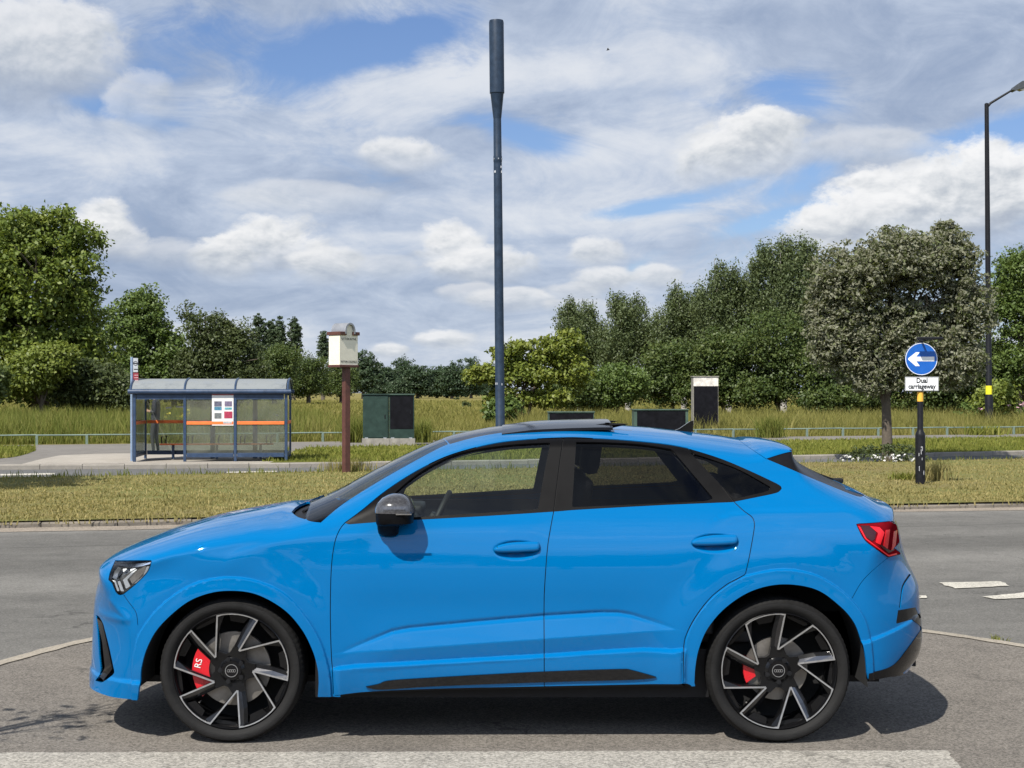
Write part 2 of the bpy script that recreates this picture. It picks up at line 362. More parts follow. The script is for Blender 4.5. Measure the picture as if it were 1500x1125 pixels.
props(meshobj('forecourt', [(-60, -60, 0), (60, -60, 0), (60, 3.5, 0)]+[tuple(p) for p in SP[::-1]]+[(-60, 2.0, 0)], [list(range(len(SP)+4))], M_fore), kind='structure')
band('near_road', lambda x: -60, E_near, -.006, M_road, ang=ANG)
def ribbon(name, P, wd, z, m, kind='structure', ends=None):
    v = []; f = []; P = [Vector(p) for p in P]
    for i, p in enumerate(P):
        t = (P[min(i+1, len(P)-1)]-P[max(i-1, 0)]).normalized(); n = Vector((-t.y, t.x, 0)); k = wd*(1+.12*math.sin(i*2.3)+.08*math.sin(i*5.1))
        v += [tuple(p+n*k/2+Vector((0,0,z))), tuple(p-n*k/2+Vector((0,0,z)))]
    f = [[2*i, 2*i+2, 2*i+3, 2*i+1] for i in range(len(P)-1)]
    return props(meshobj(name, v, f, m), kind=kind)
ribbon('edging_strip', SP, .105, .006, M_strip)
# repaired patch and grit by the right edge
# verge
M_verge = mat('verge_turf', fn=grass_fn([(.28, (.235, .165, .095)), (.42, (.235, .180, .088)), (.52, (.20, .185, .072)), (.62, (.165, .182, .055)), (.75, (.25, .225, .10))], 1.0), var=0)
band('verge', E_near, E_vfar, .085, M_verge, wob=.03)
def kerb(name, f, z0, z1, wd, sgn, m=None, x0=-60, x1=90):
    mb = MB(); xs = np.arange(x0, x1, .915); rr = random.Random(3)
    for i, x in enumerate(xs):
        a = Vector((x+.006, f(x+.006), 0)); b = Vector((x+.909, f(x+.909), 0)); n = Vector((-(b-a).y, (b-a).x, 0)).normalized()*sgn; j = rr.uniform(-.006, .006)
        q = [a, b, b+n*wd, a+n*wd]; ch = .025
        v = [tuple(p+Vector((0,0,z0))) for p in q]+[tuple(q[0]+Vector((0,0,z1-ch+j))), tuple(q[1]+Vector((0,0,z1-ch+j)))]+[tuple(q[k]+(n*ch if k < 2 else Vector())+Vector((0,0,z1+j))) for k in range(4)]
        mb.raw(v, [[0,1,5,4],[4,5,7,6],[6,7,8,9],[1,2,8,7,5],[3,0,4,6,9],[2,3,9,8]])
    return props(mb.build(name, m or M_kerb), kind='structure')
kerb('near_kerb', lambda x: E_near(x)-.02, -.05, .062, .14, 1, m=mat('worn_kerb', (.17, .148, .120), .95, var=.35, vscale=2.2, bump=.9, bscale=24))
band('gutter_grit', lambda x: E_near(x)-.55-.12*math.sin(x*.9), lambda x: E_near(x)-.01, -.001, M_grit, wob=.06, n=300)
band('far_road', E_vfar, E_kerb2, -.006, M_road2)
kerb('far_kerb', E_kerb2, -.05, .105, .14, 1)
band('pavement_base', lambda x: E_kerb2(x)+.12, E_pback, .095, M_path)
M_strip_g = mat('mown_turf', fn=grass_fn([(.25, (.07, .075, .02)), (.45, (.115, .125, .03)), (.62, (.15, .15, .04)), (.8, (.20, .17, .07))], .9), var=0)
# mown strips between far kerb and footpath, apart from the paved bus stop
band('mown_strip', lambda x: E_kerb2(x)+.16, E_pfront, .101, M_strip_g, x0=-5.6, x1=200, n=120, wob=.03)
def quadpx(name, pts, z, m): 
    return props(meshobj(name, [(*gp(*p, z), z) for p in pts], [list(range(len(pts)))], m), kind='structure')
quadpx('mown_patch', [(-900, 700), (0, 671.5), (30, 667), (52, 660), (50, 655.5), (30, 654), (0, 654.5), (-900, 668)], .103, M_strip_g)
quadpx('bus_stop_paving', [(30, 680.2), (62, 672), (88, 667), (140, 664.6), (430, 661), (432, 674), (428, 677.6), (200, 679.1)], .1005, M_conc)
band('meadow', E_pback, lambda x: 320, .088, G_base, x0=-300, x1=360)
# painted markings
M_white = mat('worn_white_paint', fn=asphalt_fn((.37, .348, .305), .6, (.6, .57, .52), amt=.40, wear=True), var=0)
M_line = mat('road_line_paint', fn=asphalt_fn((.56, .53, .46), .3, (.3, .28, .25), amt=.35), var=0)
def ragged(pts, z, amt, step=.05):
    rr = random.Random(9); out = []
    for i in range(len(pts)):
        a, b = Vector(pts[i]), Vector(pts[(i+1) % len(pts)]); n = max(1, int((b-a).length/step))
        for k in range(n):
            p = a.lerp(b, k/n); out.append((p.x+rr.gauss(0, amt), p.y+rr.gauss(0, amt), z))
    return out
bl = [(*gp(-120, 1104),), (*gp(1386, 1100.5),), (*gp(1412, 1130),), (*gp(1450, 1190),), (*gp(-160, 1190),)]
q = ragged(bl, .005, .006, .03); props(meshobj('forecourt_line', q, [list(range(len(q)))], M_white), kind='structure')
for nm, pts in (('give_way_dash', [(1377, 853.5), (1468, 851.5), (1479, 858.5), (1398, 862)]), ('give_way_dash', [(1441, 874), (1520, 866), (1520, 875), (1456, 878)]), ('worn_paint_mark', [(1347, 873), (1354, 872.5), (1357, 876), (1348, 876)])):
    q = ragged([gp(*p) for p in pts], .002, .012, .06); props(meshobj(nm, q, [list(range(len(q)))], M_line), kind='structure')
for pts in ([(0, 694.3), (80, 692.8), (80, 695), (0, 696.6)], [(332, 691.0), (406, 689.6), (406, 691.2), (332, 692.8)], [(-380, 700), (-300, 699), (-300, 701), (-380, 702)]):
    props(meshobj('lane_dash', [(*gp(*p, 0), 0.0) for p in pts], [[0,1,2,3]], M_line), kind='structure')

# ================================================================== GRASS (stuff)
def blades(name, pts, h, wd, m, lean=.35, z=0.0, seed=1, bend=True):
    r = np.random.default_rng(seed); n = len(pts); a = r.uniform(0, 2*np.pi, n); la = r.uniform(0, 2*np.pi, n); ll = np.abs(r.normal(0, lean, n))*h
    hx, hy = np.cos(a)*wd/2, np.sin(a)*wd/2; x, y = pts[:,0], pts[:,1]; zz = np.full(n, z) if np.isscalar(z) else z
    tx, ty = x+np.cos(la)*ll, y+np.sin(la)*ll; mx_, my_ = x+np.cos(la)*ll*.35, y+np.sin(la)*ll*.35
    V = np.stack([np.stack([x-hx, y-hy, zz-.02], 1), np.stack([x+hx, y+hy, zz-.02], 1), np.stack([mx_+hx*.8, my_+hy*.8, zz+h*.55], 1), np.stack([mx_-hx*.8, my_-hy*.8, zz+h*.55], 1), np.stack([tx, ty, zz+h], 1)], 1).reshape(-1, 3)
    i = np.arange(n)[:,None]*5
    T = np.concatenate([i+np.array([[0,1,2]]), i+np.array([[0,2,3]]), i+np.array([[3,2,4]])], 0)
    return props(meshobj(name, V, T, m), kind='stuff')
M_bl_dry = leafmat('dry_grass', [(.15, (0.123, 0.114, 0.043)), (.4, (0.247, 0.221, 0.082)), (.62, (0.357, 0.297, 0.124)), (.85, (0.493, 0.418, 0.212))], trans=.3, rough=.7, spec=.15)
M_bl_mow = leafmat('mown_grass', [(.15, (0.091, 0.114, 0.023)), (.45, (0.180, 0.202, 0.037)), (.7, (0.264, 0.256, 0.063)), (.9, (0.416, 0.349, 0.137))], trans=.3, rough=.7, spec=.15)
M_bl_mead = leafmat('meadow_grass', [(.12, (0.086, 0.091, 0.027)), (.35, (0.177, 0.177, 0.048)), (.6, (0.257, 0.239, 0.071)), (.78, (0.354, 0.305, 0.119)), (.95, (0.440, 0.367, 0.177))], trans=.35, rough=.7, spec=.15)
M_bl_lush = leafmat('lush_grass', [(.12, (0.072, 0.102, 0.020)), (.4, (0.143, 0.172, 0.034)), (.65, (0.215, 0.220, 0.057)), (.9, (0.310, 0.263, 0.091))], trans=.35, rough=.7, spec=.15)
def scatter(n, ylo, yhi, f0, f1, seed, pxlo=-260, pxhi=1780):
    n = int(n*1.17)
    """random points, evenly dense as seen from the road, between two edges"""
    r = np.random.default_rng(seed); Y = 1/r.uniform(1/yhi, 1/ylo, n); X = r.uniform(pxlo-CX, pxhi-CX, n)*Y/F
    y0 = np.array([f0(x) for x in X]); y1 = np.array([f1(x) for x in X]); k = (Y > y0) & (Y < y1); return np.stack([X[k], Y[k]], 1)
r_ = np.random.default_rng(3)
p = scatter(520000, 19, 45, lambda x: E_near(x)+.05, lambda x: E_vfar(x)-.02, 1); p = p[:200000]; cl_ = np.sin(p[:,0]*2.1+np.sin(p[:,1]*1.7)*2)*np.sin(p[:,1]*2.9+np.sin(p[:,0]*1.3)*1.5); p = p[np.random.default_rng(77).uniform(0, 1, len(p)) < np.clip(.62+.45*cl_, .12, 1)]
blades('verge_grass', p, np.clip(r_.gamma(2.2, .010, len(p)), .008, .075), r_.uniform(.010, .022, len(p)), M_bl_dry, lean=1.2, z=.085, seed=2)
p = scatter(60000, 24, 46, lambda x: E_vfar(x)-.5, lambda x: E_vfar(x)+.05, 21)
blades('verge_edge_grass', p, np.clip(r_.gamma(4, .022, len(p)), .04, .2), r_.uniform(.01, .022, len(p)), M_bl_lush, lean=.5, z=.085, seed=22)
p = scatter(26000, 19, 30, lambda x: E_near(x)-.14+.10*math.sin(x*1.7)*math.sin(x*.6), lambda x: E_near(x)+.15, 31)
blades('kerb_grass', p, np.clip(r_.gamma(3, .018, len(p)), .02, .12), r_.uniform(.01, .02, len(p)), M_bl_dry, lean=.8, z=.06, seed=32)
p = scatter(160000, 36, 62, lambda x: E_kerb2(x)+.2, lambda x: E_pfront(x) if x > -5.9+.15*math.sin(x*9) else -1, 4); 
blades('mown_grass', p, np.clip(r_.gamma(3, .018, len(p)), .02, .14), r_.uniform(.018, .035, len(p)), M_bl_mow, lean=.6, z=.10, seed=5)
p = np.array([(gp(a, b, .1)) for a, b in zip(np.random.default_rng(8).uniform(-40, 52, 9000), np.random.default_rng(9).uniform(655, 671, 9000)) if b < 671-(a/52)**2*11])
blades('mown_patch_grass', p, np.clip(r_.gamma(3, .02, len(p)), .03, .15), r_.uniform(.018, .035, len(p)), M_bl_mow, lean=.6, z=.10, seed=6)
E_rail = edge((0, 651.5), (1500, 636), .10)
p = scatter(300000, 46, 84, lambda x: E_rail(x)+.25, lambda x: 84, 7)
wl = np.clip((p[:,0]+4)/-8, 0, 1)
left = r_.uniform(0, 1, len(p)) < wl*.7
hh = np.clip(r_.gamma(4, .105, len(p)), .10, .95)*np.clip((p[:,1]-np.array([E_rail(x) for x in p[:,0]]))/3+.35, .35, 1.05)
hh *= np.where(np.abs(p[:,0]/p[:,1]*F+CX-620) < 140, .62, 1.0)
blades('meadow_grass', p[~left], hh[~left], r_.uniform(.012, .034, (~left).sum()), M_bl_mead, lean=.42, z=.085, seed=8)
blades('lush_meadow_grass', p[left], hh[left]*1.15, r_.uniform(.014, .036, left.sum()), M_bl_lush, lean=.40, z=.085, seed=9)
p = scatter(110000, 84, 300, lambda x: 84, lambda x: 320, 10)
blades('far_meadow_grass', p, r_.uniform(.15, .5, len(p)), r_.uniform(.06, .20, len(p)), M_bl_mead, lean=.3, z=.085, seed=11)
# ================================================================== TREES AND PLANTS
M_bark = mat('bark', (.085, .068, .05), .95, var=.35, vscale=9, bump=1.0, bscale=22)
M_bark_pale = mat('birch_bark', (.30, .28, .25), .9, var=.5, vscale=5, bump=.5)
def leaf_cloud(C, axis_r, n_per, size, seed, droop=0.0, aspect=1.7, out=.55, spread=1.0):
    """leaf-sized rhombs gathered round cluster centres C; axis_r = cluster radii; returns verts, quads"""
    r = np.random.default_rng(seed); k = len(C); idx = np.repeat(np.arange(k), n_per); n = len(idx)
    off = r.normal(0, 1, (n, 3)); off /= np.maximum(np.linalg.norm(off, axis=1, keepdims=True), 1e-6); off *= (r.uniform(0, 1, (n, 1))**.45)*spread
    off[:,2] *= .62 if not droop else 1.15
    if droop: off[:,:2] *= .7
    if droop: off[:,2] -= np.abs(r.normal(0, droop, n))
    P = C[idx]+off*axis_r[idx][:,None]
    N = off*out+r.normal(0, .55, (n, 3))+np.array([0, -.12, .55]); N /= np.linalg.norm(N, axis=1, keepdims=True)
    T = r.normal(0, 1, (n, 3)); T[:,2] -= .35+droop; T -= N*(T*N).sum(1, keepdims=True); T /= np.linalg.norm(T, axis=1, keepdims=True); B = np.cross(N, T)
    L = (size*r.uniform(.6, 1.35, n))[:,None]; W = L/aspect
    V = np.stack([P-T*L*.5, P+B*W*.5+N*L*.06, P+T*L*.5-N*L*.08, P-B*W*.5+N*L*.06], 1).reshape(-1, 3)
    return V, np.arange(n*4).reshape(n, 4)
def crown_points(lobes, n, seed, shell=.55):
    """cluster centres inside ellipsoid lobes (x,y,z,rx,ry,rz), gathered towards their shells"""
    r = np.random.default_rng(seed); vol = np.array([a[3]*a[4]*a[5] for a in lobes])**.75; pick = r.choice(len(lobes), n, p=vol/vol.sum()); A = np.array(lobes)[pick]
    d = r.normal(0, 1, (n, 3)); d /= np.linalg.norm(d, axis=1, keepdims=True); rad = (shell+(1-shell)*r.uniform(0, 1, (n, 1)))*r.uniform(.82, 1.06, (n, 1))
    rad = np.where(r.uniform(0, 1, (n, 1)) < .22, rad*r.uniform(.3, 1, (n, 1)), rad)
    return A[:,:3]+d*A[:,3:]*rad
TREES = []
def tree(kind, label, cat, px, Y, lobes_px, m, leaf=.25, clusters=260, per=34, crad=.6, trunk=.22, bark=None, seed=1, group=None, depth=1.0, zbase=.08, droop=0, limbs=7, shell=.55, aspect=1.7, stems=1, world=None, top=None):
    """a tree standing at depth Y under photo column px; lobes_px = crown lobes (px,py,rx,ry) seen at that depth"""
    bx, by = ((px-CX)*Y/F, Y) if world is None else world
    r = random.Random(seed); s = Y/F if world is None else 1
    lobes = []
    for l in lobes_px:
        if world is None:
            x, _, z = up(l[0], l[1], Y); lobes.append((x-bx, r.uniform(-.25, .25)*l[2]*s*depth, z-zbase, l[2]*s, l[2]*s*depth, l[3]*s))
        else: lobes.append(tuple(l))
    root = thing(kind, label, cat, (bx, by, zbase), 0, group)
    C = crown_points(lobes, clusters, seed, shell)
    C = C[C[:,2] > .25]
    rad = np.random.default_rng(seed+5).uniform(.6, 1.35, len(C))*crad
    V, Q = leaf_cloud(C, rad, per, leaf, seed+1, droop, aspect)
    # sparse twigs of single leaves breaking the outline
    C2 = crown_points(lobes, clusters//2, seed+9, 1.0); C2 = C2[C2[:,2] > .3]; V2, Q2 = leaf_cloud(C2, np.full(len(C2), crad*.75), max(4, per//4), leaf, seed+2, droop, aspect)
    V = np.concatenate([V, V2]); Q = np.concatenate([Q, Q2+len(V)-len(V2)])
    V[:,2] = np.maximum(V[:,2], .06)
    meshobj('crown', V, Q, m, root)
    mb = MB(); cz = min(l[2] for l in lobes); H = max(l[2] for l in lobes)
    for st in range(stems):
        ox = (st-(stems-1)/2)*.22; tx = r.uniform(-.1, .1)*H*.3+ox*2.5
        th = max(cz*.9, H*.55); pts = [(ox*.4, 0, -.15), (ox*.6, 0, .05), (ox+tx*.25, r.uniform(-.05,.05), th*.33), (ox+tx*.6, r.uniform(-.1,.1), th*.7), (ox+tx, 0, th)]
        k = 1/math.sqrt(stems); mb.tube(pts, [trunk*1.35*k, trunk*1.08*k, trunk*.92*k, trunk*.7*k, trunk*.4*k], 10)
        for i in range(limbs):
            l = lobes[i % len(lobes)]; b = Vector(pts[3 if i % 2 else 2]).lerp(Vector(pts[4]), r.uniform(0, .8)); e = Vector((l[0]+r.uniform(-.6,.6)*l[3], l[1]+r.uniform(-.6,.6)*l[4], l[2]+r.uniform(-.1,.7)*l[5]))
            mid = b.lerp(e, .5)+Vector((0, 0, .12*(e-b).length))*(1 if not droop else -.2); mb.tube([b, b.lerp(mid, .5)+Vector((0,0,.04)), mid, e], [trunk*.42*k, trunk*.34*k, trunk*.22*k, trunk*.07*k], 6)
            for j in range(3):
                e2 = mid.lerp(e, r.uniform(0, .8)); e3 = e2+Vector((r.uniform(-1,1)*l[3], r.uniform(-1,1)*l[4], r.uniform(.1,.8)*l[5]))*.5; mb.tube([e2, e2.lerp(e3, .5)+Vector((0,0,.05)), e3], [trunk*.16*k, trunk*.1*k, trunk*.04*k], 5)
    mb.build('trunk', bark or M_bark, root, True, 60); TREES.append(root); return root
L_chest = leafmat('chestnut_leaves', [(.1, (0.051, 0.081, 0.016)), (.4, (0.109, 0.155, 0.026)), (.65, (0.181, 0.222, 0.042)), (.9, (0.261, 0.281, 0.065))])
L_mid = leafmat('maple_leaves', [(.1, (0.045, 0.078, 0.020)), (.4, (0.090, 0.138, 0.031)), (.7, (0.143, 0.195, 0.050)), (.9, (0.210, 0.247, 0.071))])
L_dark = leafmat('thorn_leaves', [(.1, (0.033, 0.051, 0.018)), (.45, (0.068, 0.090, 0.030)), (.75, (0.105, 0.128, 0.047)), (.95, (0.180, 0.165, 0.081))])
L_far = leafmat('wood_leaves', [(.1, (0.024, 0.046, 0.023)), (.5, (0.046, 0.076, 0.035)), (.9, (0.081, 0.115, 0.054))], trans=.2)
L_pop = leafmat('poplar_leaves', [(.1, (.035, .058, .028)), (.5, (.06, .09, .042)), (.9, (.09, .12, .06))], trans=.2)
L_yel = leafmat('sycamore_leaves', [(.1, (0.078, 0.111, 0.017)), (.4, (0.144, 0.184, 0.029)), (.7, (0.221, 0.243, 0.044)), (.95, (0.289, 0.273, 0.064))])
L_birch = leafmat('birch_leaves', [(.1, (0.049, 0.075, 0.028)), (.45, (0.094, 0.126, 0.050)), (.75, (0.146, 0.175, 0.077)), (.95, (0.211, 0.227, 0.116))])
L_oak = leafmat('hedge_leaves', [(.1, (0.034, 0.060, 0.016)), (.45, (0.070, 0.105, 0.027)), (.75, (0.122, 0.150, 0.041)), (.95, (0.184, 0.195, 0.061))])
L_white = leafmat('whitebeam_leaves', [(.1, (0.076, 0.101, 0.041)), (.4, (0.145, 0.175, 0.074)), (.7, (0.227, 0.256, 0.121)), (.95, (0.317, 0.323, 0.171))], back=(.17, .172, .115), trans=.25)
L_lime = leafmat('young_leaves', [(.1, (0.081, 0.115, 0.018)), (.5, (0.162, 0.203, 0.036)), (.9, (0.270, 0.284, 0.061))])

tree('chestnut_tree', 'broad bright green tree at the left edge, tallest on its side, behind the bus shelter', 'tree', 60, 86, [(40,420,112,108),(88,352,62,50),(15,352,60,48),(112,455,48,60),(60,520,108,62),(-45,440,95,110),(135,520,40,55),(20,560,110,35)], L_chest, .27, 820, 74, .85, .5, seed=3, limbs=9)
tree('maple_tree', 'loose pointed mid green tree between the broad left tree and thorn tree', 'tree', 212, 104, [(205,470,42,48),(215,440,24,24),(232,515,48,48),(178,500,42,58),(200,560,70,35),(255,540,38,45)], L_mid, .23, 420, 70, .75, .35, seed=5)
tree('thorn_tree', 'dark brownish green tree rising right behind the bus shelter roof', 'tree', 318, 96, [(302,482,32,34),(322,520,52,46),(345,497,24,26),(285,540,36,40),(360,545,36,36),(275,455,8,18),(310,575,60,26)], L_dark, .19, 440, 66, .65, .3, seed=8)
for i, (px, py, rx, ry) in enumerate([(378,492,13,38),(397,500,8,34),(410,497,9,36),(430,495,12,36)]):
    tree('poplar_tree', ['thick tall poplar at the left end of the poplar row', 'thin poplar second in the row above the shelter roof', 'narrow poplar third in the row above the shelter roof', 'full poplar at the right end of the poplar row'][i], 'tree', px, 300, [(px,py-ry*.22,rx*.86,ry*.78),(px+rx*.15,py+4,rx*1.05,ry*.85),(px-rx*.1,py+24,rx*1.1,ry*.7)], L_pop, .36, 150, 60, .5, .4, seed=20+i, group='poplars in a row far beyond the shelter', limbs=4, shell=.6)
tree('poplar_tree', 'lone small dark poplar tip peeking out left of the white box sign', 'tree', 473, 330, [(473,496,7,15),(474,505,9,16),(475,515,10,16)], L_pop, .36, 90, 50, .5, .4, seed=26, group='poplars in a row far beyond the shelter', limbs=3)
for i, (px, Y, lob) in enumerate([(402,190,[(395,545,44,34),(415,525,28,22)]),(452,200,[(450,545,34,34),(440,560,40,22)]),(500,215,[(498,555,30,28),(485,565,40,16)]),(255,150,[(255,548,40,34),(245,565,50,22)])]):
    tree('willow_tree', ['rounded greyish green tree filling the gap right of the bus shelter roof', 'rounded greyish green tree just left of the white box sign', 'low rounded tree behind the post of the white box sign', 'rounded tree half hidden above the left end of the shelter roof'][i], 'tree', px, Y, lob, L_oak, .26, 260, 60, .9, .3, seed=30+i, group='rounded trees at the meadow edge', limbs=4)
FARW = [(532,545,28,32),(560,556,22,24),(592,549,24,28),(612,556,22,22),(640,556,20,24),(662,556,18,24),(690,550,24,28),(718,556,22,24),(578,568,40,12),(655,570,50,10)]
FL = ['tree of the far dark wood directly right of the white box sign', 'tree of the far wood above the green cabinet', 'domed tree of the far wood above the black cabinet', 'low domed tree of the far wood right of the black cabinet', 'tree of the far wood midway between cabinets and blue mast', 'slim dark tree of the far wood left of the blue mast', 'domed dark tree of the far wood nearest left of the blue mast', 'tree of the far wood behind the foot of the blue mast', 'low thicket of the far wood behind the two cabinets', 'low thicket at the foot of the far wood left of the mast']
for i, (px, py, rx, ry) in enumerate(FARW):
    tree('wood_tree', FL[i], 'tree', px, 430+(i*37) % 90, [(px,py,rx,ry),(px-rx*.3,py+ry*.3,rx*.9,ry*.7),(px+rx*.4,py+ry*.25,rx*.8,ry*.75)], L_far, .65, 200, 50, 1.4, .5, seed=40+i, group='trees of the far dark wood', limbs=3)
tree('sycamore_tree', 'low spreading yellow green tree right of the blue mast', 'tree', 765, 74, [(765,512,26,18),(808,518,38,26),(722,546,34,13),(838,500,24,18),(778,548,50,18),(842,545,28,24),(740,582,34,16),(700,552,20,7),(800,580,46,16),(755,535,22,12),(690,545,10,5),(715,552,30,12),(738,520,24,15)], L_yel, .19, 330, 46, .42, .17, seed=60, limbs=8, stems=3)
tree('round_bush', 'leafy green bush at the left foot of the yellow green tree', 'bush', 742, 70, [(740,598,24,18),(728,606,18,14)], L_mid, .22, 90, 26, .35, .06, seed=61, limbs=4)
BIR = [(848, 118, [(845,462,34,22),(850,490,42,34),(840,520,36,30),(834,446,12,10),(864,450,11,10),(884,500,24,36)], 'birch nearest the yellow green tree, left end of the birch row'), (920, 116, [(918,453,30,22),(935,480,42,34),(905,510,38,36),(904,438,15,12),(934,440,15,13),(960,505,26,40)], 'weeping birch second in the row, with a domed top'),
       (1002, 112, [(998,442,26,22),(985,464,36,28),(1015,470,42,38),(1000,505,46,38),(988,428,13,13),(1016,438,14,13),(1035,470,28,44)], 'birch third in the row, between two taller tops'), (1068, 108, [(1062,412,30,28),(1045,434,38,28),(1085,440,42,42),(1065,480,46,42),(1052,386,12,16),(1076,396,13,14),(1102,430,28,40)], 'tall birch with a pointed shoulder left of the tallest birch'),
       (1148, 106, [(1140,380,40,28),(1112,396,30,26),(1165,395,36,36),(1145,440,50,48),(1185,370,20,22),(1124,360,16,13),(1154,354,18,12),(1180,354,13,12),(1098,388,12,12)], 'tallest birch, its top left of the whitebeam crown'), (1205, 110, [(1205,420,30,40),(1195,470,36,46)], 'birch partly hidden behind the left of the whitebeam crown')]
for i, (px, Y, lob, lb) in enumerate(BIR):
    tree('birch_tree', lb, 'tree', px, Y, lob, L_birch, .19, 480, 52, .62, .22, M_bark_pale, seed=70+i, group='birches in a row along the meadow', droop=1.1, limbs=9, shell=.5, aspect=2.0)
BUSH = [(905, 92, [(905,562,44,30),(880,580,34,20)], L_mid, 'bright green bush below the gap left of the second birch'), (985, 98, [(985,540,50,42),(960,570,44,26)], L_oak, 'wide dark hedge bush below the third birch'), (1060, 96, [(1055,520,52,46),(1040,570,60,30),(1090,560,44,40)], L_oak, 'tall hedge tree behind the pale topped cabinet'),
        (1140, 94, [(1135,500,54,48),(1165,545,50,48),(1120,570,50,30)], L_oak, 'tall dark hedge tree between pale topped cabinet and whitebeam'), (1225, 92, [(1225,540,46,50),(1215,585,50,20)], L_oak, 'dark hedge tree behind the left side of the whitebeam'), (1300, 96, [(1300,545,60,50),(1290,590,60,14)], L_oak, 'dark hedge tree directly behind the whitebeam trunk'),
        (1385, 92, [(1385,550,56,50),(1400,590,50,16)], L_oak, 'dark hedge tree behind the blue arrow sign'), (1452, 90, [(1450,540,40,46),(1470,575,40,24)], L_oak, 'hedge tree behind the lamp post foot'), (1495, 88, [(1490,402,36,40),(1500,450,46,50),(1515,520,60,60),(1465,440,24,34)], L_mid, 'tall green tree at the right edge behind the lamp post'),
        (1458, 72, [(1455,588,20,14),(1462,578,14,12)], L_lime, 'lime green shrub right beside the lamp post foot'), (835, 90, [(835,575,36,24)], L_oak, 'dark low hedge behind the yellow green tree'), (-20, 74, [(-25,560,30,26)], L_oak, 'grey green shrub cut by the left edge of the picture'),
        (60, 78, [(60,535,44,24),(85,520,30,18),(30,560,50,18)], L_lime, 'bright low tree in front of the broad left tree'), (110, 80, [(115,575,60,26),(170,575,44,30),(120,550,60,24)], L_dark, 'thicket with shade put into its dark leaf colour, left of the bus stop sign')]  # dense shade beneath the left trees put into the thicket's dark leaf colour
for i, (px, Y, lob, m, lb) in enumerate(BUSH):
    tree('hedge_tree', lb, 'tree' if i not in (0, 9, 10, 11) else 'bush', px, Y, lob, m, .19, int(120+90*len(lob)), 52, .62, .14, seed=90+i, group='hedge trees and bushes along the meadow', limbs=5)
tree('whitebeam_tree', 'round grey green whitebeam on the verge with a straight dark trunk', 'tree', 1300, 37.8, [(1248,412,66,58),(1318,385,74,50),(1385,378,58,48),(1410,452,50,62),(1232,492,54,66),(1318,490,84,76),(1395,525,46,48),(1212,450,34,46),(1388,338,18,14),(1275,545,50,36)], L_white, .098, 2300, 44, .20, .125, seed=120, limbs=14, shell=.5, aspect=2.0)
for i, (px, Y, lob) in enumerate([(1590, 86, [(1590,470,60,60),(1560,550,50,50),(1620,540,50,60)]), (1700, 92, [(1700,500,60,55),(1690,560,70,40)]), (1800, 88, [(1800,480,60,60),(1800,560,70,40)]), (-190, 90, [(-190,470,70,70),(-170,550,70,50)]), (-320, 95, [(-320,500,70,60),(-310,560,70,40)])]):
    tree('hedge_tree', ['tall green tree just beyond the right edge', 'second hedge tree beyond the right edge', 'third hedge tree beyond the right edge', 'tall green tree just beyond the left edge', 'second hedge tree beyond the left edge'][i], 'tree', px, Y, lob, L_oak, .24, 260, 44, .8, .2, seed=210+i, group='hedge trees and bushes along the meadow', limbs=5)
# neighbours outside the frame, for their shadows and reflections
tree('verge_tree', 'leafy verge tree beyond the left edge that shades the grass', 'tree', 0, 0, [(0,0,4.2,1.75,1.9,1.3),(-.5,.3,5.2,1.3,1.4,1.1)], L_mid, .2, 150, 36, .42, .13, seed=130, world=(-10.9, 24.9))
tree('young_tree', 'thin young tree left of the camera that shades the kerb line', 'tree', 0, 0, [(0,0,2.5,.5,.5,.6),(.25,.1,3.1,.35,.35,.4)], L_mid, .07, 26, 4, .25, .034, seed=131, world=(-3.7, 6.05), limbs=12, zbase=0)
for i, (x, y, h) in enumerate([(-19, -26, 7.5), (-9, -31, 9.0), (1.5, -27, 6.0), (8.5, -24, 7.0), (16, -29, 9.5), (26, -27, 8.0), (-30, -24, 9), (-24.5, -30, 8.5), (-14, -29, 8), (-4, -33, 9), (5, -31, 8.5), (12.3, -31, 8.5), (21, -31, 8.2), (32, -26, 9)]):
    tree('street_tree', 'leafy street tree behind the camera, facing the blue car', 'tree', 0, 0, [(0,0,h*.6,h*.34,h*.34,h*.36),(h*.2,0,h*.5,h*.26,h*.26,h*.28),(-h*.2,0,h*.52,h*.26,h*.26,h*.3)], L_oak, .4, 130, 26, .9, .2, seed=140+i, group='street trees behind the camera', world=(x, y), zbase=0)
# --- small plants
def clump(kind, label, cat, px, py, z, n, h, spread, m, seed, wd=.02, lean=.4, parent_z=None):
    x, y = gp(px, py, z); r = np.random.default_rng(seed); q = np.stack([r.normal(0, spread, n), r.normal(0, spread*.7, n)], 1)
    o = blades(kind, q, r.uniform(.45, 1.1, n)*h, r.uniform(.6, 1.3, n)*wd, m, lean, -.01, seed); del o['kind']; o.location = (x, y, z); return props(o, label, cat)
clump('dry_grass_tuft', 'straw coloured grass tuft at the foot of the arrow sign post', 'grass tuft', 1368, 704, .085, 260, .42, .17, M_bl_dry, 1, .014)
clump('dry_grass_tuft', 'straw coloured grass tuft round the foot of the brown sign post', 'grass tuft', 512, 690, .085, 420, .30, .24, M_bl_dry, 2, .014)
clump('weed_clump', 'bright green weed left of the arrow sign post', 'weed', 1328, 703, .085, 150, .18, .13, M_bl_mow, 3, .03, .9)
clump('weed_clump', 'dark green weed clump at the foot of the lamp post', 'weed', 1440, 637, .1, 200, .42, .36, M_bl_mow, 4, .05, .7)
clump('weed_clump', 'small green weed growing in the forecourt edging', 'weed', 1463, 937, 0, 40, .05, .035, M_bl_mow, 5, .008, .9)
clump('tall_weed', 'bushy tall weed in the meadow behind the car spoiler', 'weed', 1128, 641, .1, 420, .80, .20, M_bl_lush, 6, .035, .45)
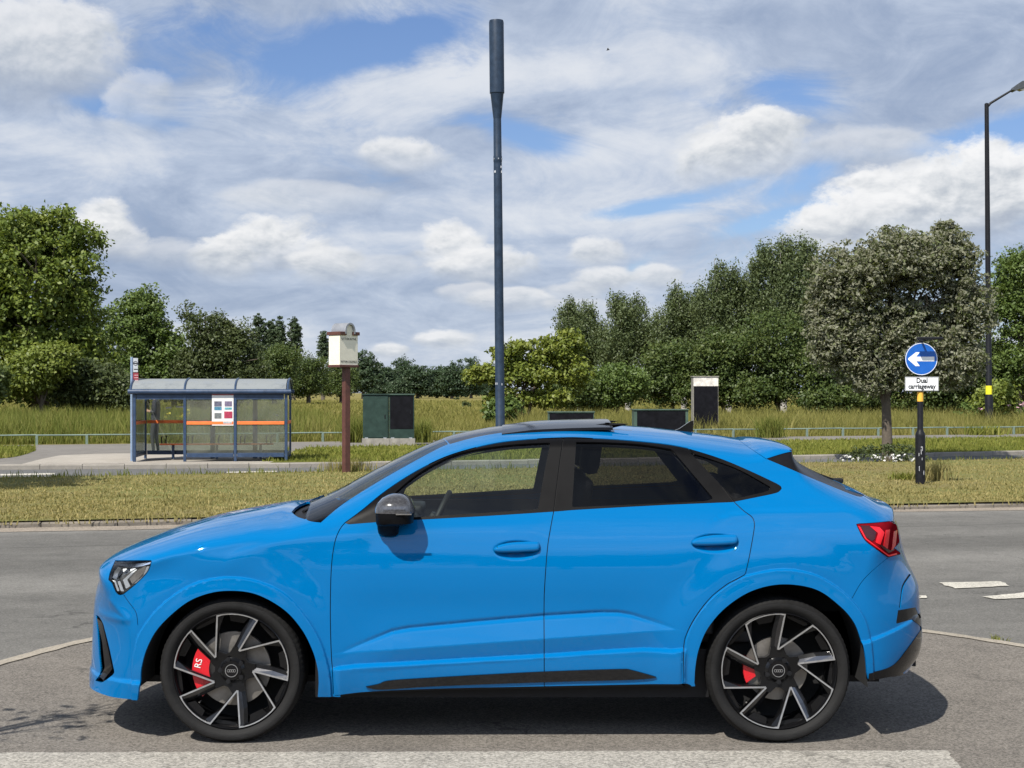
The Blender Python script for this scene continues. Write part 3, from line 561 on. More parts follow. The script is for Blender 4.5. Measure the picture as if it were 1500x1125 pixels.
clump('tall_weed', 'grey green tall weed left of the green cabinet', 'weed', 522, 648, .1, 320, .9, .2, M_bl_lush, 7, .03, .45)
clump('tall_weed', 'grey green tall weed right of the black cabinet', 'weed', 616, 648, .1, 340, .85, .2, M_bl_lush, 8, .03, .45)
for i, (px, py) in enumerate([(683,596),(677,588)]):
    tree('meadow_bush', ['small round dark bush alone in the meadow left of the mast', 'tiny dark bush farther out in the meadow left of the mast'][i], 'bush', px-(i*8), 150+i*160, [(px-(i*8), 594-i*9, 6-i*2, 5-i*2)], L_dark, .25, 24, 20, .25, .04, seed=170+i, limbs=2)
# shrub with white flowers round the whitebeam foot
x, y = gp(1300, 675, .085)
root = thing('flowering_shrub', 'low straggly shrub with white flowers round the whitebeam trunk', 'shrub', (x, y-.25, .085))
r = np.random.default_rng(55); C = np.stack([r.uniform(-.95, .8, 70), r.uniform(-.35, .3, 70), r.uniform(.05, .38, 70)], 1)
V, Q = leaf_cloud(C, np.full(70, .12), 14, .08, 56); meshobj('foliage', V, Q, L_dark, root)
C = np.stack([r.uniform(-1.25, .5, 60), r.uniform(-.5, -.25, 60), r.uniform(.02, .2, 60)], 1)[:34]
for i_ in range(len(C)):
    V, Q = leaf_cloud(C[i_:i_+1]*0, np.full(1, .045), 6, .05, 57+i_, aspect=1.2); o = meshobj('flower', V, Q, mat('white_petals', (.62, .61, .57), .7, var=.1), root); o.location = C[i_]
x, y = gp(1475, 628, .1)
root = thing('pink_flower_bush', 'bush with pink flower heads at the right edge beside the lamp post', 'shrub', (x, y+3, .085))
C = np.stack([r.uniform(-1.3, 2.2, 90), r.uniform(-.5, .5, 90), r.uniform(.2, 1.1, 90)], 1); V, Q = leaf_cloud(C, np.full(90, .25), 16, .14, 58); meshobj('foliage', V, Q, L_mid, root)
C = np.stack([r.uniform(-1.0, 2.2, 16), r.uniform(-.7, .1, 16), r.uniform(.8, 1.3, 16)], 1); 
for i_ in range(len(C)):
    V, Q = leaf_cloud(C[i_:i_+1]*0, np.full(1, .11), 9, .08, 159+i_, aspect=1.2); o = meshobj('flower', V, Q, mat('pink_petals', (.60, .36, .43), .7, var=.1), root); o.location = C[i_]
C = np.stack([gp(468, 617, .1)[0]*1.25+r.normal(0, .35, 22), 62+r.normal(0, .5, 22), .75+r.normal(0, .13, 22)], 1)
root = thing('yellow_flowers', 'patch of yellow flowers in the meadow right of the bus shelter', 'flowers', tuple(C.mean(0)*np.array([1, 1, 0])+np.array([0, 0, .085])))
for i_ in range(len(C)):
    V, Q = leaf_cloud(C[i_:i_+1]*0, np.full(1, .10), 9, .09, 261+i_, aspect=1.2); o = meshobj('flower', V, Q, mat('yellow_petals', (.62, .50, .05), .7, var=.1), root); o.location = Vector(C[i_])-root.location
# ================================================================== STREET FURNITURE
M_sblue = mat('blue_shelter_paint', (.027, .050, .098), .4, var=.3, vscale=12)
M_sblued = mat('dark_blue_mast_paint', (.016, .030, .054), .45, spec=.3, var=.35, vscale=5)
M_orange = mat('orange_paint', (.80, .17, .035), .5, var=.15)
M_shglass = glassmat('scratched_shelter_glass', (.86, .90, .86), rough=.05, dirt=(.50, .50, .42), dirtamt=.12)
M_shroof = glassmat('milky_roof_sheet', (.45, .47, .47), rough=.2, dirt=(.21, .225, .23), dirtamt=1.0)
M_black = mat('black_street_paint', (.008, .008, .010), .45, spec=.25, var=.4, vscale=14)
M_paper = mat('poster_paper', (.72, .70, .66), .6, var=.06)
M_signw = mat('sign_white', (.78, .79, .80), .4, var=.05); M_signb = mat('sign_blue', (.008, .10, .42), .35, var=.08); M_signk = mat('sign_black_print', (.01, .01, .012), .5, var=.05)
M_galv = mat('galvanised_steel', (.32, .34, .36), .45, metal=.6, var=.25)

# ---- bus shelter: local x along the kerb, y away from the road
Zp = .10
(ax, ay), (bx, by) = gp(197, 676.5, Zp), gp(418, 674, Zp)
SL = math.hypot(bx-ax, by-ay); SA = math.atan2(by-ay, bx-ax)*.35
S = thing('bus_shelter', 'blue framed glass bus shelter with curved roof and orange rails across the road', 'bus shelter', (ax, ay, Zp), SA)
D, H, RISE = 1.75, 1.62, .30
cols = [0, (270-197)/(418-197)*SL, (343.5-197)/(418-197)*SL, SL]
def post(x, y, w=.068, h=H, nm='post'): mb = MB(); mb.box((x, y, h/2), (w, w, h), ch=.012); return mb.build(nm, M_sblue, S)
for x in cols: post(x, 0)
for x in (0, SL): post(x, D, .062)
for x in (cols[1]+.40*(cols[2]-cols[1]), cols[2]+.28*(cols[3]-cols[2])): post(x, D, .11)
mb = MB(); mb.tube([(-.14, -.06, H+.02), (SL+.12, -.06, H+.02)], .060, 14); mb.build('gutter', M_sblue, S, True)
mb = MB(); mb.box((SL/2, -.0, H-.09), (SL-.1, .05, .14)); mb.build('front_beam', M_sblue, S)
mb = MB(); mb.tube([(-.1, D+.06, H+.02), (SL+.1, D+.06, H+.02)], .05, 12); mb.build('rear_beam', M_sblue, S, True)
arcp = [(-.06+(D+.12)*(.5-.5*math.cos(math.pi*i/14)), H+.03+RISE*math.sin(math.pi*i/14)) for i in range(15)]
roofx = [-.10, cols[1], cols[2], cols[3], SL+.08]
for i in range(3):
    x0, x1 = (roofx[0] if i == 0 else cols[i]), (cols[i+1] if i < 2 else SL)
    v = [(x, y, z) for x in (x0, x1) for (y, z) in arcp]; f = [[j, j+1, 15+j+1, 15+j] for j in range(14)]; o = meshobj('roof_panel', v, f, M_shroof, S, True)
for x in (-.08, cols[1], cols[2], SL+.04):
    mb = MB(); mb.tube([(x, y, z+.004) for (y, z) in arcp], .026, 6); mb.build('roof_rib', M_sblue, S, True)
for x in (-.06, SL+.02):
    v = [(x, y, z-.01) for (y, z) in arcp]; meshobj('roof_end', v, [list(range(15))], M_shroof, S)
def pane(p, q, z0, z1, nm='glass_panel'):
    (x0, y0), (x1, y1) = p, q; dx_, dy_ = x1-x0, y1-y0; l = math.hypot(dx_, dy_); mb = MB(); mb.box(((x0+x1)/2, (y0+y1)/2, (z0+z1)/2), (l-.09, .012, z1-z0), math.atan2(dy_, dx_)); return mb.build(nm, M_shglass, S)
def bar(p, q, z, h, m, nm, w=.05):
    (x0, y0), (x1, y1) = p, q; l = math.hypot(x1-x0, y1-y0); mb = MB(); mb.box(((x0+x1)/2, (y0+y1)/2, z), (l-.085, w, h), math.atan2(y1-y0, x1-x0), .006); return mb.build(nm, m, S)
sides = [((cols[1], 0), (cols[2], 0)), ((cols[2], 0), (cols[3], 0)), ((0, 0), (0, D)), ((SL, 0), (SL, D)), ((0, D), (cols[1]+.40*(cols[2]-cols[1]), D)), ((cols[1]+.40*(cols[2]-cols[1]), D), (cols[2]+.28*(cols[3]-cols[2]), D)), ((cols[2]+.28*(cols[3]-cols[2]), D), (SL, D))]
for p, q in sides:
    pane(p, q, .20, H-.16); bar(p, q, .15, .10, M_sblue, 'bottom_rail'); 
for p, q in sides[:4]+[sides[4]]: bar(p, q, .905, .075, M_orange, 'orange_rail', .06)
mb = MB(); mb.box((SL*.5, D-.28, .36), (SL*.78, .22, .035), ch=.01); seat = mb.build('bench_seat', M_orange, S)
for x in np.linspace(SL*.14, SL*.86, 5):
    mb = MB(); mb.tube([(x-.06, D-.3, .38), (x-.06, D-.3, .54), (x-.03, D-.3, .56)], .018, 6); mb.tube([(x+.04, D-.3, .38), (x+.05, D-.3, .54), (x+.08, D-.3, .57)], .018, 6); mb.build('armrest', M_black, seat)
for x in (SL*.2, SL*.5, SL*.8): mb = MB(); mb.box((x, D-.26, .17), (.06, .06, .36)); mb.build('bench_leg', M_sblue, S)
px0 = cols[2]-.60*(cols[2]-cols[1])*.70; mb = MB(); mb.box((cols[2]-.29, -.022, 1.215), (.50, .012, .74)); pst = mb.build('poster', M_paper, S)
for (u, v_, w, h, c) in ((-.11, .14, .17, .12, (.10, .10, .14)), (.13, .14, .17, .12, (.16, .13, .20)), (-.11, .03, .17, .08, (.06, .20, .30)), (.13, .03, .17, .05, (.10, .32, .36)), (-.11, -.14, .16, .13, (.14, .15, .15)), (.13, -.12, .19, .16, (.36, .03, .07)), (0, .355, .50, .02, (.42, .05, .06)), (.11, -.30, .20, .05, (.4, .4, .4))):
    mb = MB(); mb.box((cols[2]-.29+u, -.030, 1.215+v_), (w, .004, h)); mb.build('poster_print', mat('poster_ink_%d' % int(1000*c[0]+c[2]*10), c, .6, var=.5, vscale=22), pst)
for (x, z, a, l) in ((cols[1]-.33, 1.27, 55, .20), (cols[1]-.22, 1.07, 80, .07), (cols[1]-.60, 1.25, 40, .14), (cols[3]-.32, 1.06, 120, .07)):
    mb = MB(); mb.box((x, D-.012, z), (l, .006, .035)); o = mb.build('torn_sticker', M_signw, S); 
# ---- bus stop flag
x, y = gp(193.5, 675.5, Zp)
T = thing('bus_stop_sign', 'bus stop flag on a thin pole at the left end of the shelter', 'bus stop sign', (x-.02, y+.05, Zp))
mb = MB(); mb.tube([(0, 0, 0), (0, 0, 2.46)], .032, 10); mb.build('pole', mat('pale_blue_pole', (.20, .27, .38), .4, var=.2), T, True)
mb = MB(); mb.box((.09, 0, 2.27), (.11, .02, .33)); f1 = mb.build('white_flag', mat('dull_white_sign', (.42, .44, .46), .5, var=.15), T)
mb = MB(); mb.lathe([(.042, -.012), (.052, -.012), (.052, -.016), (.042, -.016), (.042, -.012)], 20, 'y', (.09, 0, 2.31)); mb.box((.09, -.013, 2.31), (.10, .003, .025)); mb.box((.10, -.013, 2.17), (.09, .003, .02)); mb.build('roundel', M_signk, f1)
mb = MB(); mb.box((.095, 0, 1.955), (.125, .02, .27)); f2 = mb.build('red_flag', mat('dull_red_sign', (.22, .025, .04), .5, var=.3, vscale=18), T)
for z in (2.03, 1.97, 1.91): mb = MB(); mb.box((.11, -.013, z), (.09, .004, .018)); mb.build('flag_print', mat('pale_red_print', (.5, .3, .3), .6), f2)

# ---- person waiting behind the shelter glass
def person():
    x, y = gp(226.5, 664.5, Zp); P_ = thing('person', 'person in dark grey clothes looking left and holding a phone, standing behind the shelter glass', 'person', (x, y, Zp))
    J = {'pelvis': (.02, 0, .92, .135, .12), 'waist': (.03, 0, 1.06, .125, .12), 'chest': (.05, 0, 1.27, .15, .145), 'neckb': (.02, 0, 1.42, .075, .07), 'neck': (-.01, 0, 1.49, .05, .05), 'head0': (-.025, 0, 1.56, .072, .07), 'head1': (-.03, 0, 1.65, .085, .075), 'head2': (-.02, 0, 1.71, .06, .055), 'nose': (-.118, 0, 1.60, .014, .014), 'chin': (-.085, 0, 1.545, .035, .035)}
    for s, k in ((-1, 'l'), (1, 'r')):
        J.update({k+'hip': (.02, s*.09, .87, .095, .095), k+'knee': (-.01+.03*s, s*.10, .48, .06, .058), k+'ank': (.03+.04*s, s*.10, .09, .04, .038), k+'heel': (.02+.04*s, s*.10, .045, .042, .035), k+'toe': (-.13+.04*s, s*.11, .035, .035, .028),
                  k+'sh': (.04, s*.19, 1.37, .065, .065), k+'elb': (.07, s*.23, 1.10, .045, .045), k+'wri': (-.15, s*.13, 1.13, .028, .03), k+'palm': (-.22, s*.10, 1.15, .030, .018)})
        for i in range(4): J[k+'f%d' % i] = (-.29+.008*abs(i-1), s*(.085-.012*i), 1.165+.02*(1.5-i), .009, .009); J[k+'t%d' % i] = (-.315+.010*abs(i-1), s*(.055-.012*i), 1.175+.018*(1.5-i), .008, .008)
        J[k+'th'] = (-.25, s*.08, 1.195, .010, .010)
    E = [('pelvis','waist'),('waist','chest'),('chest','neckb'),('neckb','neck'),('neck','head0'),('head0','head1'),('head1','head2'),('head1','nose'),('head0','chin')]
    for k in 'lr':
        E += [('pelvis',k+'hip'),(k+'hip',k+'knee'),(k+'knee',k+'ank'),(k+'ank',k+'heel'),(k+'heel',k+'toe'),('chest',k+'sh'),(k+'sh',k+'elb'),(k+'elb',k+'wri'),(k+'wri',k+'palm'),(k+'palm',k+'th')]
        for i in range(4): E += [(k+'palm', k+'f%d' % i), (k+'f%d' % i, k+'t%d' % i)]
    names = list(J); me = bpy.data.meshes.new('body'); me.from_pydata([J[n][:3] for n in names], [(names.index(a), names.index(b)) for a, b in E], [])
    o = bpy.data.objects.new('tmp', me); COL.objects.link(o); o.modifiers.new('s', 'SKIN'); o.modifiers.new('u', 'SUBSURF').levels = 2; o.modifiers['u'].render_levels = 2
    for i, n in enumerate(names): me.skin_vertices[0].data[i].radius = J[n][3:5]; me.skin_vertices[0].data[i].use_root = (n == 'pelvis')
    bpy.context.view_layer.update(); m2 = bpy.data.meshes.new_from_object(o.evaluated_get(bpy.context.evaluated_depsgraph_get())); bpy.data.objects.remove(o)
    m2.name = 'body'; m2.materials.clear()
    for mm in (mat('skin_tone', (.42, .25, .17), .6, var=.1), mat('dark_grey_top', (.028, .028, .042), .85, var=.25, vscale=20), mat('grey_trousers', (.040, .042, .048), .85, var=.2, vscale=20), mat('pale_shoes', (.5, .48, .42), .6, var=.2)): m2.materials.append(mm)
    for p in m2.polygons:
        c = p.center; p.use_smooth = True
        p.material_index = 3 if c.z < .085 else 2 if c.z < .95 else 1 if (c.z < 1.44 and c.x > -.07) else 0
    b = bpy.data.objects.new('body', m2); COL.objects.link(b); b.parent = P_
    mb = MB(); mb.lathe([(.0, 1.765), (.05, 1.755), (.085, 1.72), (.098, 1.66), (.097, 1.60), (.085, 1.54), (.06, 1.50)], 20, 'z', (.0, 0, 0)); h = mb.build('hair', mat('dark_hair', (.02, .016, .013), .7, var=.4, vscale=60), P_, True)
    for v in h.data.vertices:
        if v.co.x < -.055 and v.co.z < 1.69: v.co.x = -.055+(v.co.x+.055)*.1
    mb = MB(); mb.box((-.285, 0, 1.185), (.012, .075, .15), ch=.004); ph = mb.build('phone', mat('phone_black', (.01, .01, .012), .2), None); props(ph, 'dark phone in the hand of the person behind the shelter glass', 'phone'); ph.location = (x, y, Zp)
person()

# ---- knee rail
M_rail = mat('weathered_green_rail', (.15, .20, .165), .6, var=.3, vscale=4)
E_railt = edge((0, 651.5), (1500, 636), .10)
FENCE = thing('knee_rail_fence', 'low green knee rail running along the footpath in front of the meadow', 'fence', (0, 0, 0))
a0 = math.atan(E_railt(1)-E_railt(0)); prv = None
xs = np.arange(-22, 32, 1.43)
for x in xs:
    mb = MB(); mb.box((0, 0, .13), (.075, .07, .35), 0, .01); o = mb.build('post', M_rail, FENCE); o.location = (x, E_railt(x), .085); o.rotation_euler = (0, 0, a0)
mb = MB()
for i in range(len(xs)-1):
    if -7 < i-22 < -6: continue
    p0, p1 = xs[i], xs[i+1]; mb.tube([(p0, E_railt(p0), .385), (p1, E_railt(p1), .385+.01*math.sin(i*2))], .024, 8)
mb.build('rail', M_rail, FENCE, True)

# ---- cabinets
M_cgreen = mat('cabinet_green', (.020, .040, .032), .5, spec=.25, var=.35, vscale=4); M_cgreen2 = mat('cabinet_green_pale', (.045, .080, .058), .55, var=.35, vscale=4); M_cblack = mat('cabinet_black_panel', (.007, .007, .009), .6, spec=.08, var=.5, vscale=5); M_plinth = mat('plinth_concrete', (.22, .205, .175), .9, var=.35, vscale=6, bump=.4)
def cabinet(px0, px1, pyt, pyb, Y, label, body, face=None, frame=None, depth=.5, plinth=.16, inset_=(.04, .05), face_bottom=0.0, topm=None, topfrac=0, z0=.09, base_lab=None):
    x0, _, zt_ = up(px0, pyt, Y); x1 = up(px1, pyt, Y)[0]; zb = max(z0, up(px0, pyb, Y)[2]) if pyb else z0
    w_, h_ = x1-x0, zt_-zb; o = thing('utility_cabinet', label, 'utility cabinet', ((x0+x1)/2, Y+depth/2, zb), R(3), 'utility cabinets beside the footpath')
    if plinth: mb = MB(); mb.box((0, 0, plinth/2-.02), (w_+.06, depth+.06, plinth+.04), ch=.012); mb.build('plinth', M_plinth, o)
    mb = MB(); mb.box((0, 0, (h_+plinth)/2-.01), (w_, depth, h_-plinth-.02), ch=.012); mb.build('case', body, o)
    mb = MB(); mb.box((0, -.01, h_-.015), (w_+.05, depth+.07, .035), ch=.010); mb.build('lid', frame or body, o)
    fz0 = plinth+.03+face_bottom; fz1 = h_-.06; mb = MB(); mb.box((0, -depth/2-.004, (fz0+fz1)/2), (w_-2*inset_[0], .012, fz1-fz0), ch=.004); d = mb.build('door', face or body, o)
    mb = MB(); mb.box((w_*.36, -depth/2-.014, (fz0+fz1)/2), (.03, .016, .12), ch=.004); mb.build('handle', M_black, d)
    if topfrac:
        mb = MB(); mb.box((0, -depth/2-.006, h_-topfrac*h_/2-.03), (w_-.01, .016, topfrac*h_), ch=.004); mb.build('pale_band', topm, o)
    for s in (-1, 1): mb = MB(); mb.box((s*w_*.36, -depth/2-.01, plinth+.015), (.10, .02, .03)); mb.build('vent', M_galv, o)
    return o
cabinet(531, 568.5, 577, 656, 47.2, 'tall dark green utility cabinet, left one of the tall pair', M_cgreen, plinth=.22, inset_=(.035, .05))
cabinet(569.5, 606, 577, 656, 47.25, 'tall utility cabinet with black front, right one of the tall pair', M_cgreen, M_cblack, M_cgreen2, plinth=.22, inset_=(.03, .05), face_bottom=.26)
cabinet(803, 870, 603, None, 52, 'low black fronted cabinet just above the sunroof', M_cgreen2, M_cblack, M_cgreen2, inset_=(.03, .05))
cabinet(928, 1008, 599.5, None, 52, 'low wide green cabinet with black doors behind the roof aerial', M_cgreen2, M_cblack, M_cgreen2, inset_=(.10, .05), depth=.6)
cabinet(1015, 1052, 551, None, 58, 'tall black cabinet with a pale top band in the meadow', M_plinth, M_cblack, M_plinth, plinth=.1, inset_=(.02, .03), topm=mat('peeling_pale_paint', (.62, .58, .52), .7, var=.4, vscale=7), topfrac=.155)

# ---- telecom mast
x, _, _ = up(733, 640, 50); MA = thing('telecom_mast', 'tall dark blue telecom mast with a thicker antenna top, behind the car roof', 'mast', (x, 50, .09), 0); MA.rotation_euler = (0, R(-.55), 0)
s = 50/F; zz = lambda py: HZ-(py-CY)*s-.09
mb = MB(); mb.lathe([(.20, 0), (.20, .4), (.152, .5), (.148, zz(470)), (.135, zz(240)), (.133, zz(238)), (.140, zz(237)), (.140, zz(229)), (.132, zz(228)), (.128, zz(174))], 28); mb.build('pole', M_sblued, MA, True, 30)
mb = MB(); mb.lathe([(.128, zz(174)), (.135, zz(172)), (.215, zz(138)), (.222, zz(137))], 28); mb.build('cone', M_sblued, MA, True, 30)
mb = MB(); mb.lathe([(.222, zz(137)), (.240, zz(136.5)), (.240, zz(33)), (.225, zz(30)), (0, zz(29.5))], 28); mb.build('antenna_shroud', M_sblued, MA, True, 30)
mb = MB()
for a in range(0, 360, 60): mb.box((.138*math.cos(R(a-80)), .138*math.sin(R(a-80)), zz(233)), (.035, .035, .05), R(a-80))
mb.build('bolts', M_galv, MA)
mb = MB(); rr = random.Random(4)
for i in range(7): a = R(-90+rr.uniform(-60, 60)); z = zz(rr.choice([252, 258, 455, 563, 562, 447, 245])); r0 = .139 if z > zz(300) else .1505; mb.box((r0*math.cos(a), r0*math.sin(a), z), (.02, .03, .07), a+R(90))
mb.build('paint_chips', mat('bare_metal_flecks', (.55, .56, .58), .6, var=.2), MA)

# ---- lamp column
x, y = gp(1449, 629, .1); sc_ = y/F; LP = thing('lamp_post', 'tall black street lamp post with a yellow band, behind the whitebeam at the right edge', 'street lamp', (x, y, .09)); LP.rotation_euler = (0, R(-.45), 0)
zz = lambda py: HZ-(py-CY)*sc_-.09
mb = MB(); mb.lathe([(.175, 0), (.175, zz(581)), (.135, zz(577)), (.115, zz(400)), (.092, zz(152)), (.05, zz(151))], 20); mb.build('column', M_black, LP, True, 30)
mb = MB(); mb.lathe([(.142, zz(578)), (.142, zz(565))], 20); mb.build('yellow_band', mat('yellow_tape', (.75, .66, .02), .5, var=.1), LP, True)
dxm = sc_; mb = MB(); mb.tube([(0, 0, zz(157)), (6*dxm, 0, zz(151)), (38*dxm, 0, zz(132))], [.07, .055, .045], 10); mb.build('arm', M_black, LP, True)
v = MB(); v.prism([(36*dxm, zz(133)), (39*dxm, zz(128)), (50*dxm, zz(120.5)), (68*dxm, zz(117)), (72*dxm, zz(121)), (70*dxm, zz(126)), (48*dxm, zz(131)), (40*dxm, zz(134.5))], -.22, .22); lan = v.build('lantern', mat('lantern_grey', (.05, .055, .06), .4, var=.2), LP)
mb = MB(); mb.prism([(46*dxm, zz(131.8)), (66*dxm, zz(127.5)), (64*dxm, zz(129.5)), (50*dxm, zz(133.5))], -.17, .17); mb.build('diffuser', mat('lamp_bowl', (.35, .33, .27), .3, var=.1), lan)

# ---- arrow sign
x, y = gp(1348, 709, .085); s = y/F; SG = thing('keep_left_sign', 'round blue sign with white left arrow above a Dual carriageway plate on black post', 'road sign', (x, y, .085))
zz = lambda py: HZ-(py-CY)*s-.085
mb = MB(); mb.lathe([(.088, 0), (.088, zz(638)), (.084, zz(635)), (.058, zz(631)), (.052, zz(628)), (.052, zz(500))], 20); mb.build('post', M_black, SG, True, 30)
mb = MB(); mb.lathe([(.0545, zz(588)), (.0545, zz(574))], 20); mb.build('yellow_band', mat('amber_tape', (.78, .42, .05), .5, var=.12), SG, True)
mb = MB(); rr = random.Random(2)
for i in range(8): a = R(-90+rr.uniform(-30, 30)); z = zz(rr.uniform(640, 695)); mb.box((.089*math.cos(a), .089*math.sin(a), z), (.008, .006, rr.uniform(.03, .11)), a+R(90))
mb.build('scratches', mat('scratched_metal', (.5, .5, .52), .6, var=.2), SG)
rc = 23.6*s; zc = zz(526); ox = 0
mb = MB(); mb.lathe([(rc, -.065), (rc, -.078), (0, -.078)], 48, 'y', (ox, 0, zc)); mb.lathe([(rc, -.065), (0, -.065)], 48, 'y', (ox, 0, zc)); disc = mb.build('sign_disc', M_signb, SG)
mb = MB(); mb.lathe([(rc*.955, -.0795), (rc*.99, -.0795), (rc*.99, -.078), (rc*.955, -.078)], 48, 'y', (ox, 0, zc)); mb.build('white_rim', M_signw, disc)
u = rc/100; ar = [(-82, 4), (-34, 42), (-10, 42), (-32, 14), (80, 14), (80, -14), (-32, -14), (-10, -44), (-36, -44), (-82, -4)]
mb = MB(); mb.prism([(ox+a*u, zc+b*u) for a, b in ar], -.081, -.0785); mb.build('arrow', M_signw, disc)
pw, ph_ = 49*s, 20.5*s; zp = zz(562.5); mb = MB(); mb.box((.01, -.072, zp), (pw, .012, ph_), ch=.004); pl = mb.build('name_plate', M_signw, SG)
bo = MB()
for (a, b, c, d) in ((0, ph_/2-.008, pw-.012, .006), (0, -ph_/2+.008, pw-.012, .006), (pw/2-.009, 0, .006, ph_-.02), (-pw/2+.009, 0, .006, ph_-.02)): bo.box((.01+a, -.0785, zp+b), (c, .002, d))
bo.build('plate_border', M_signk, pl)
for t_, dz_, sz in (('Dual', .058, .125), ('carriageway', -.046, .118)): text_mesh('plate_lettering', t_, sz, M_signk, pl, (.01, -.080, zp+dz_), (R(90), 0, 0), .001, sx=.86, bold=.0035)
mb = MB(); mb.box((.09, -.30, zz(496.5)), (38*s, .10, .05), ch=.015); mb.box((.0, -.15, zz(499)), (.03, .30, .03)); mb.tube([(0, 0, zz(500)), (0, -.0, zz(496))], .03, 8); mb.build('sign_lamp', M_black, SG)

# ---- brown town sign: white box on a timber post
x, y = gp(507, 692, .085); s = y/F; TS = thing('boxed_sign', 'cream box sign with arched lead top on a brown timber post', 'sign', (x, y, .085)); TS.rotation_euler = (0, 0, 0)
zz = lambda py: HZ-(py-CY)*s-.085
M_brown = mat('brown_timber', (.085, .030, .022), .6, var=.3, vscale=8, bump=.2); M_cream = mat('cream_board', (.72, .68, .56), .6, var=.08); M_lead = mat('lead_sheet', (.30, .31, .33), .45, metal=.5, var=.2)
mb = MB(); mb.box((0, 0, zz(535)/2-.05), (.125, .125, zz(535)+.1), R(40), .008); mb.box((0, 0, zz(535)), (.30, .16, .05), R(50), .006); mb.build('post', M_brown, TS)
A = R(50); fw, sw = 23.5*s/math.cos(A), 17.5*s/math.sin(A); zt_, zb_ = zz(491), zz(535)
B = bpy.data.objects.new('box', None)
mb = MB(); mb.box((0, 0, (zt_+zb_)/2), (fw, sw, zt_-zb_), 0, .004)
bx_ = mb.build('box', M_cream, TS); bx_.rotation_euler = (0, 0, A); bx_.location = (-4.0*s, 0, 0)
mb = MB(); mb.box((0, 0, zb_-.02), (fw+.03, sw+.03, .05), 0, .008); mb.build('base_board', M_brown, bx_)
mb = MB(); mb.box((-fw*.36, 0, zt_+.03), (fw*.36, sw+.08, .07), 0, .008); mb.box((fw*.36, 0, zt_+.03), (fw*.36, sw+.08, .07), 0, .008); mb.build('cornice', M_brown, bx_)
ra = fw*.21; pts_ = [(ra*math.cos(math.pi*i/12), zt_-.02+.10+ra*1.25*math.sin(math.pi*i/12)) for i in range(13)]
mb = MB(); mb.prism([(ra, zt_-.02)]+pts_+[(-ra, zt_-.02)], -sw/2-.004, sw/2+.004); mb.build('arch_face', M_cream, bx_)
mb = MB(); po = [((ra+.035)*math.cos(math.pi*i/12), zt_-.02+.10+(ra*1.25+.035)*math.sin(math.pi*i/12)) for i in range(13)]; po = [(ra+.035, zt_+.02)]+po+[(-ra-.035, zt_+.02)]; pi_ = [(ra, zt_+.02)]+pts_+[(-ra, zt_+.02)]
k = len(po); v = [(p[0], yy, p[1]) for yy in (-sw/2-.05, sw/2+.05) for p in po]+[(p[0], yy, p[1]) for yy in (-sw/2-.05, sw/2+.05) for p in pi_]; f = []
for i in range(k-1): f += [[i, i+1, k+i+1, k+i], [2*k+i, 3*k+i, 3*k+i+1, 2*k+i+1], [i, 2*k+i, 2*k+i+1, i+1], [k+i, k+i+1, 3*k+i+1, 3*k+i]]
mb.raw(v, f); mb.build('lead_arch', M_lead, bx_, True, 40)
for t_, z, sz in (('SUTTON ROYAL', zt_-.085, .068), ('SUTTON COLDFIELD', zb_+.07, .056)): text_mesh('sign_lettering', t_, sz, M_signk, bx_, (0, -sw/2-.003, z), (R(90), 0, 0), .001, sx=.86)

# ---- bird
x, _, z = up(890.5, 73, 150); BD = thing('bird', 'small dark bird flying high right of the mast top', 'bird', (x, 150, z))
v = [(-.20, 0, -.05), (-.05, -.05, 0), (.12, 0, .03), (.22, 0, .02), (.02, .0, .07), (-.05, .05, 0), (-.02, 0, -.06)]; f = [[0,1,6],[1,2,6],[2,3,6],[0,4,1],[1,4,2],[0,5,4],[5,2,4],[0,6,5],[5,6,2],[2,4,3]]
meshobj('body', v, f, M_black, BD, True)
mb = MB(); mb.raw([(-.08, -.04, .02), (.08, -.04, .02), (.02, -.32, .12), (-.06, -.30, .11), (-.08, -.04, .005), (.08, -.04, .005), (.02, -.32, .11), (-.06, -.30, .10)], [[0,1,2,3],[7,6,5,4],[0,4,5,1],[1,5,6,2],[2,6,7,3],[3,7,4,0]]); mb.raw([(-.08, .04, .02), (.08, .04, .02), (.02, .32, .12), (-.06, .30, .11), (-.08, .04, .005), (.08, .04, .005), (.02, .32, .11), (-.06, .30, .10)], [[0,1,2,3],[7,6,5,4],[0,4,5,1],[1,5,6,2],[2,6,7,3],[3,7,4,0]]); mb.build('wings', M_black, BD)
# ================================================================== THE CAR
# authored in x (forward = -x), w = distance from the car's centre plane towards the near side, z up
YC = 8.425
def catmull(P, n=10, closed=False):
    P = np.asarray(P, float); out = []; k = len(P)
    for i in range(k if closed else k-1):
        a, b, c, d = (P[(i-1) % k], P[i], P[(i+1) % k], P[(i+2) % k]) if closed else (P[max(i-1,0)], P[i], P[i+1], P[min(i+2,k-1)])
        t = np.linspace(0, 1, n, endpoint=False)[:,None]
        out.append(.5*((2*b)+(c-a)*t+(2*a-5*b+4*c-d)*t*t+(3*b-a-3*c+d)*t**3))
    if not closed: out.append(P[-1:])
    return np.concatenate(out)
def resample(P, step, closed=False):
    P = np.asarray(P, float)
    if closed: P = np.concatenate([P, P[:1]])
    s = np.concatenate([[0], np.cumsum(np.linalg.norm(np.diff(P, axis=0), axis=1))]); n = max(2, int(round(s[-1]/step)))
    q = np.linspace(0, s[-1], n+1); o = np.stack([np.interp(q, s, P[:,k]) for k in range(P.shape[1])], 1)
    return o[:-1] if closed else o
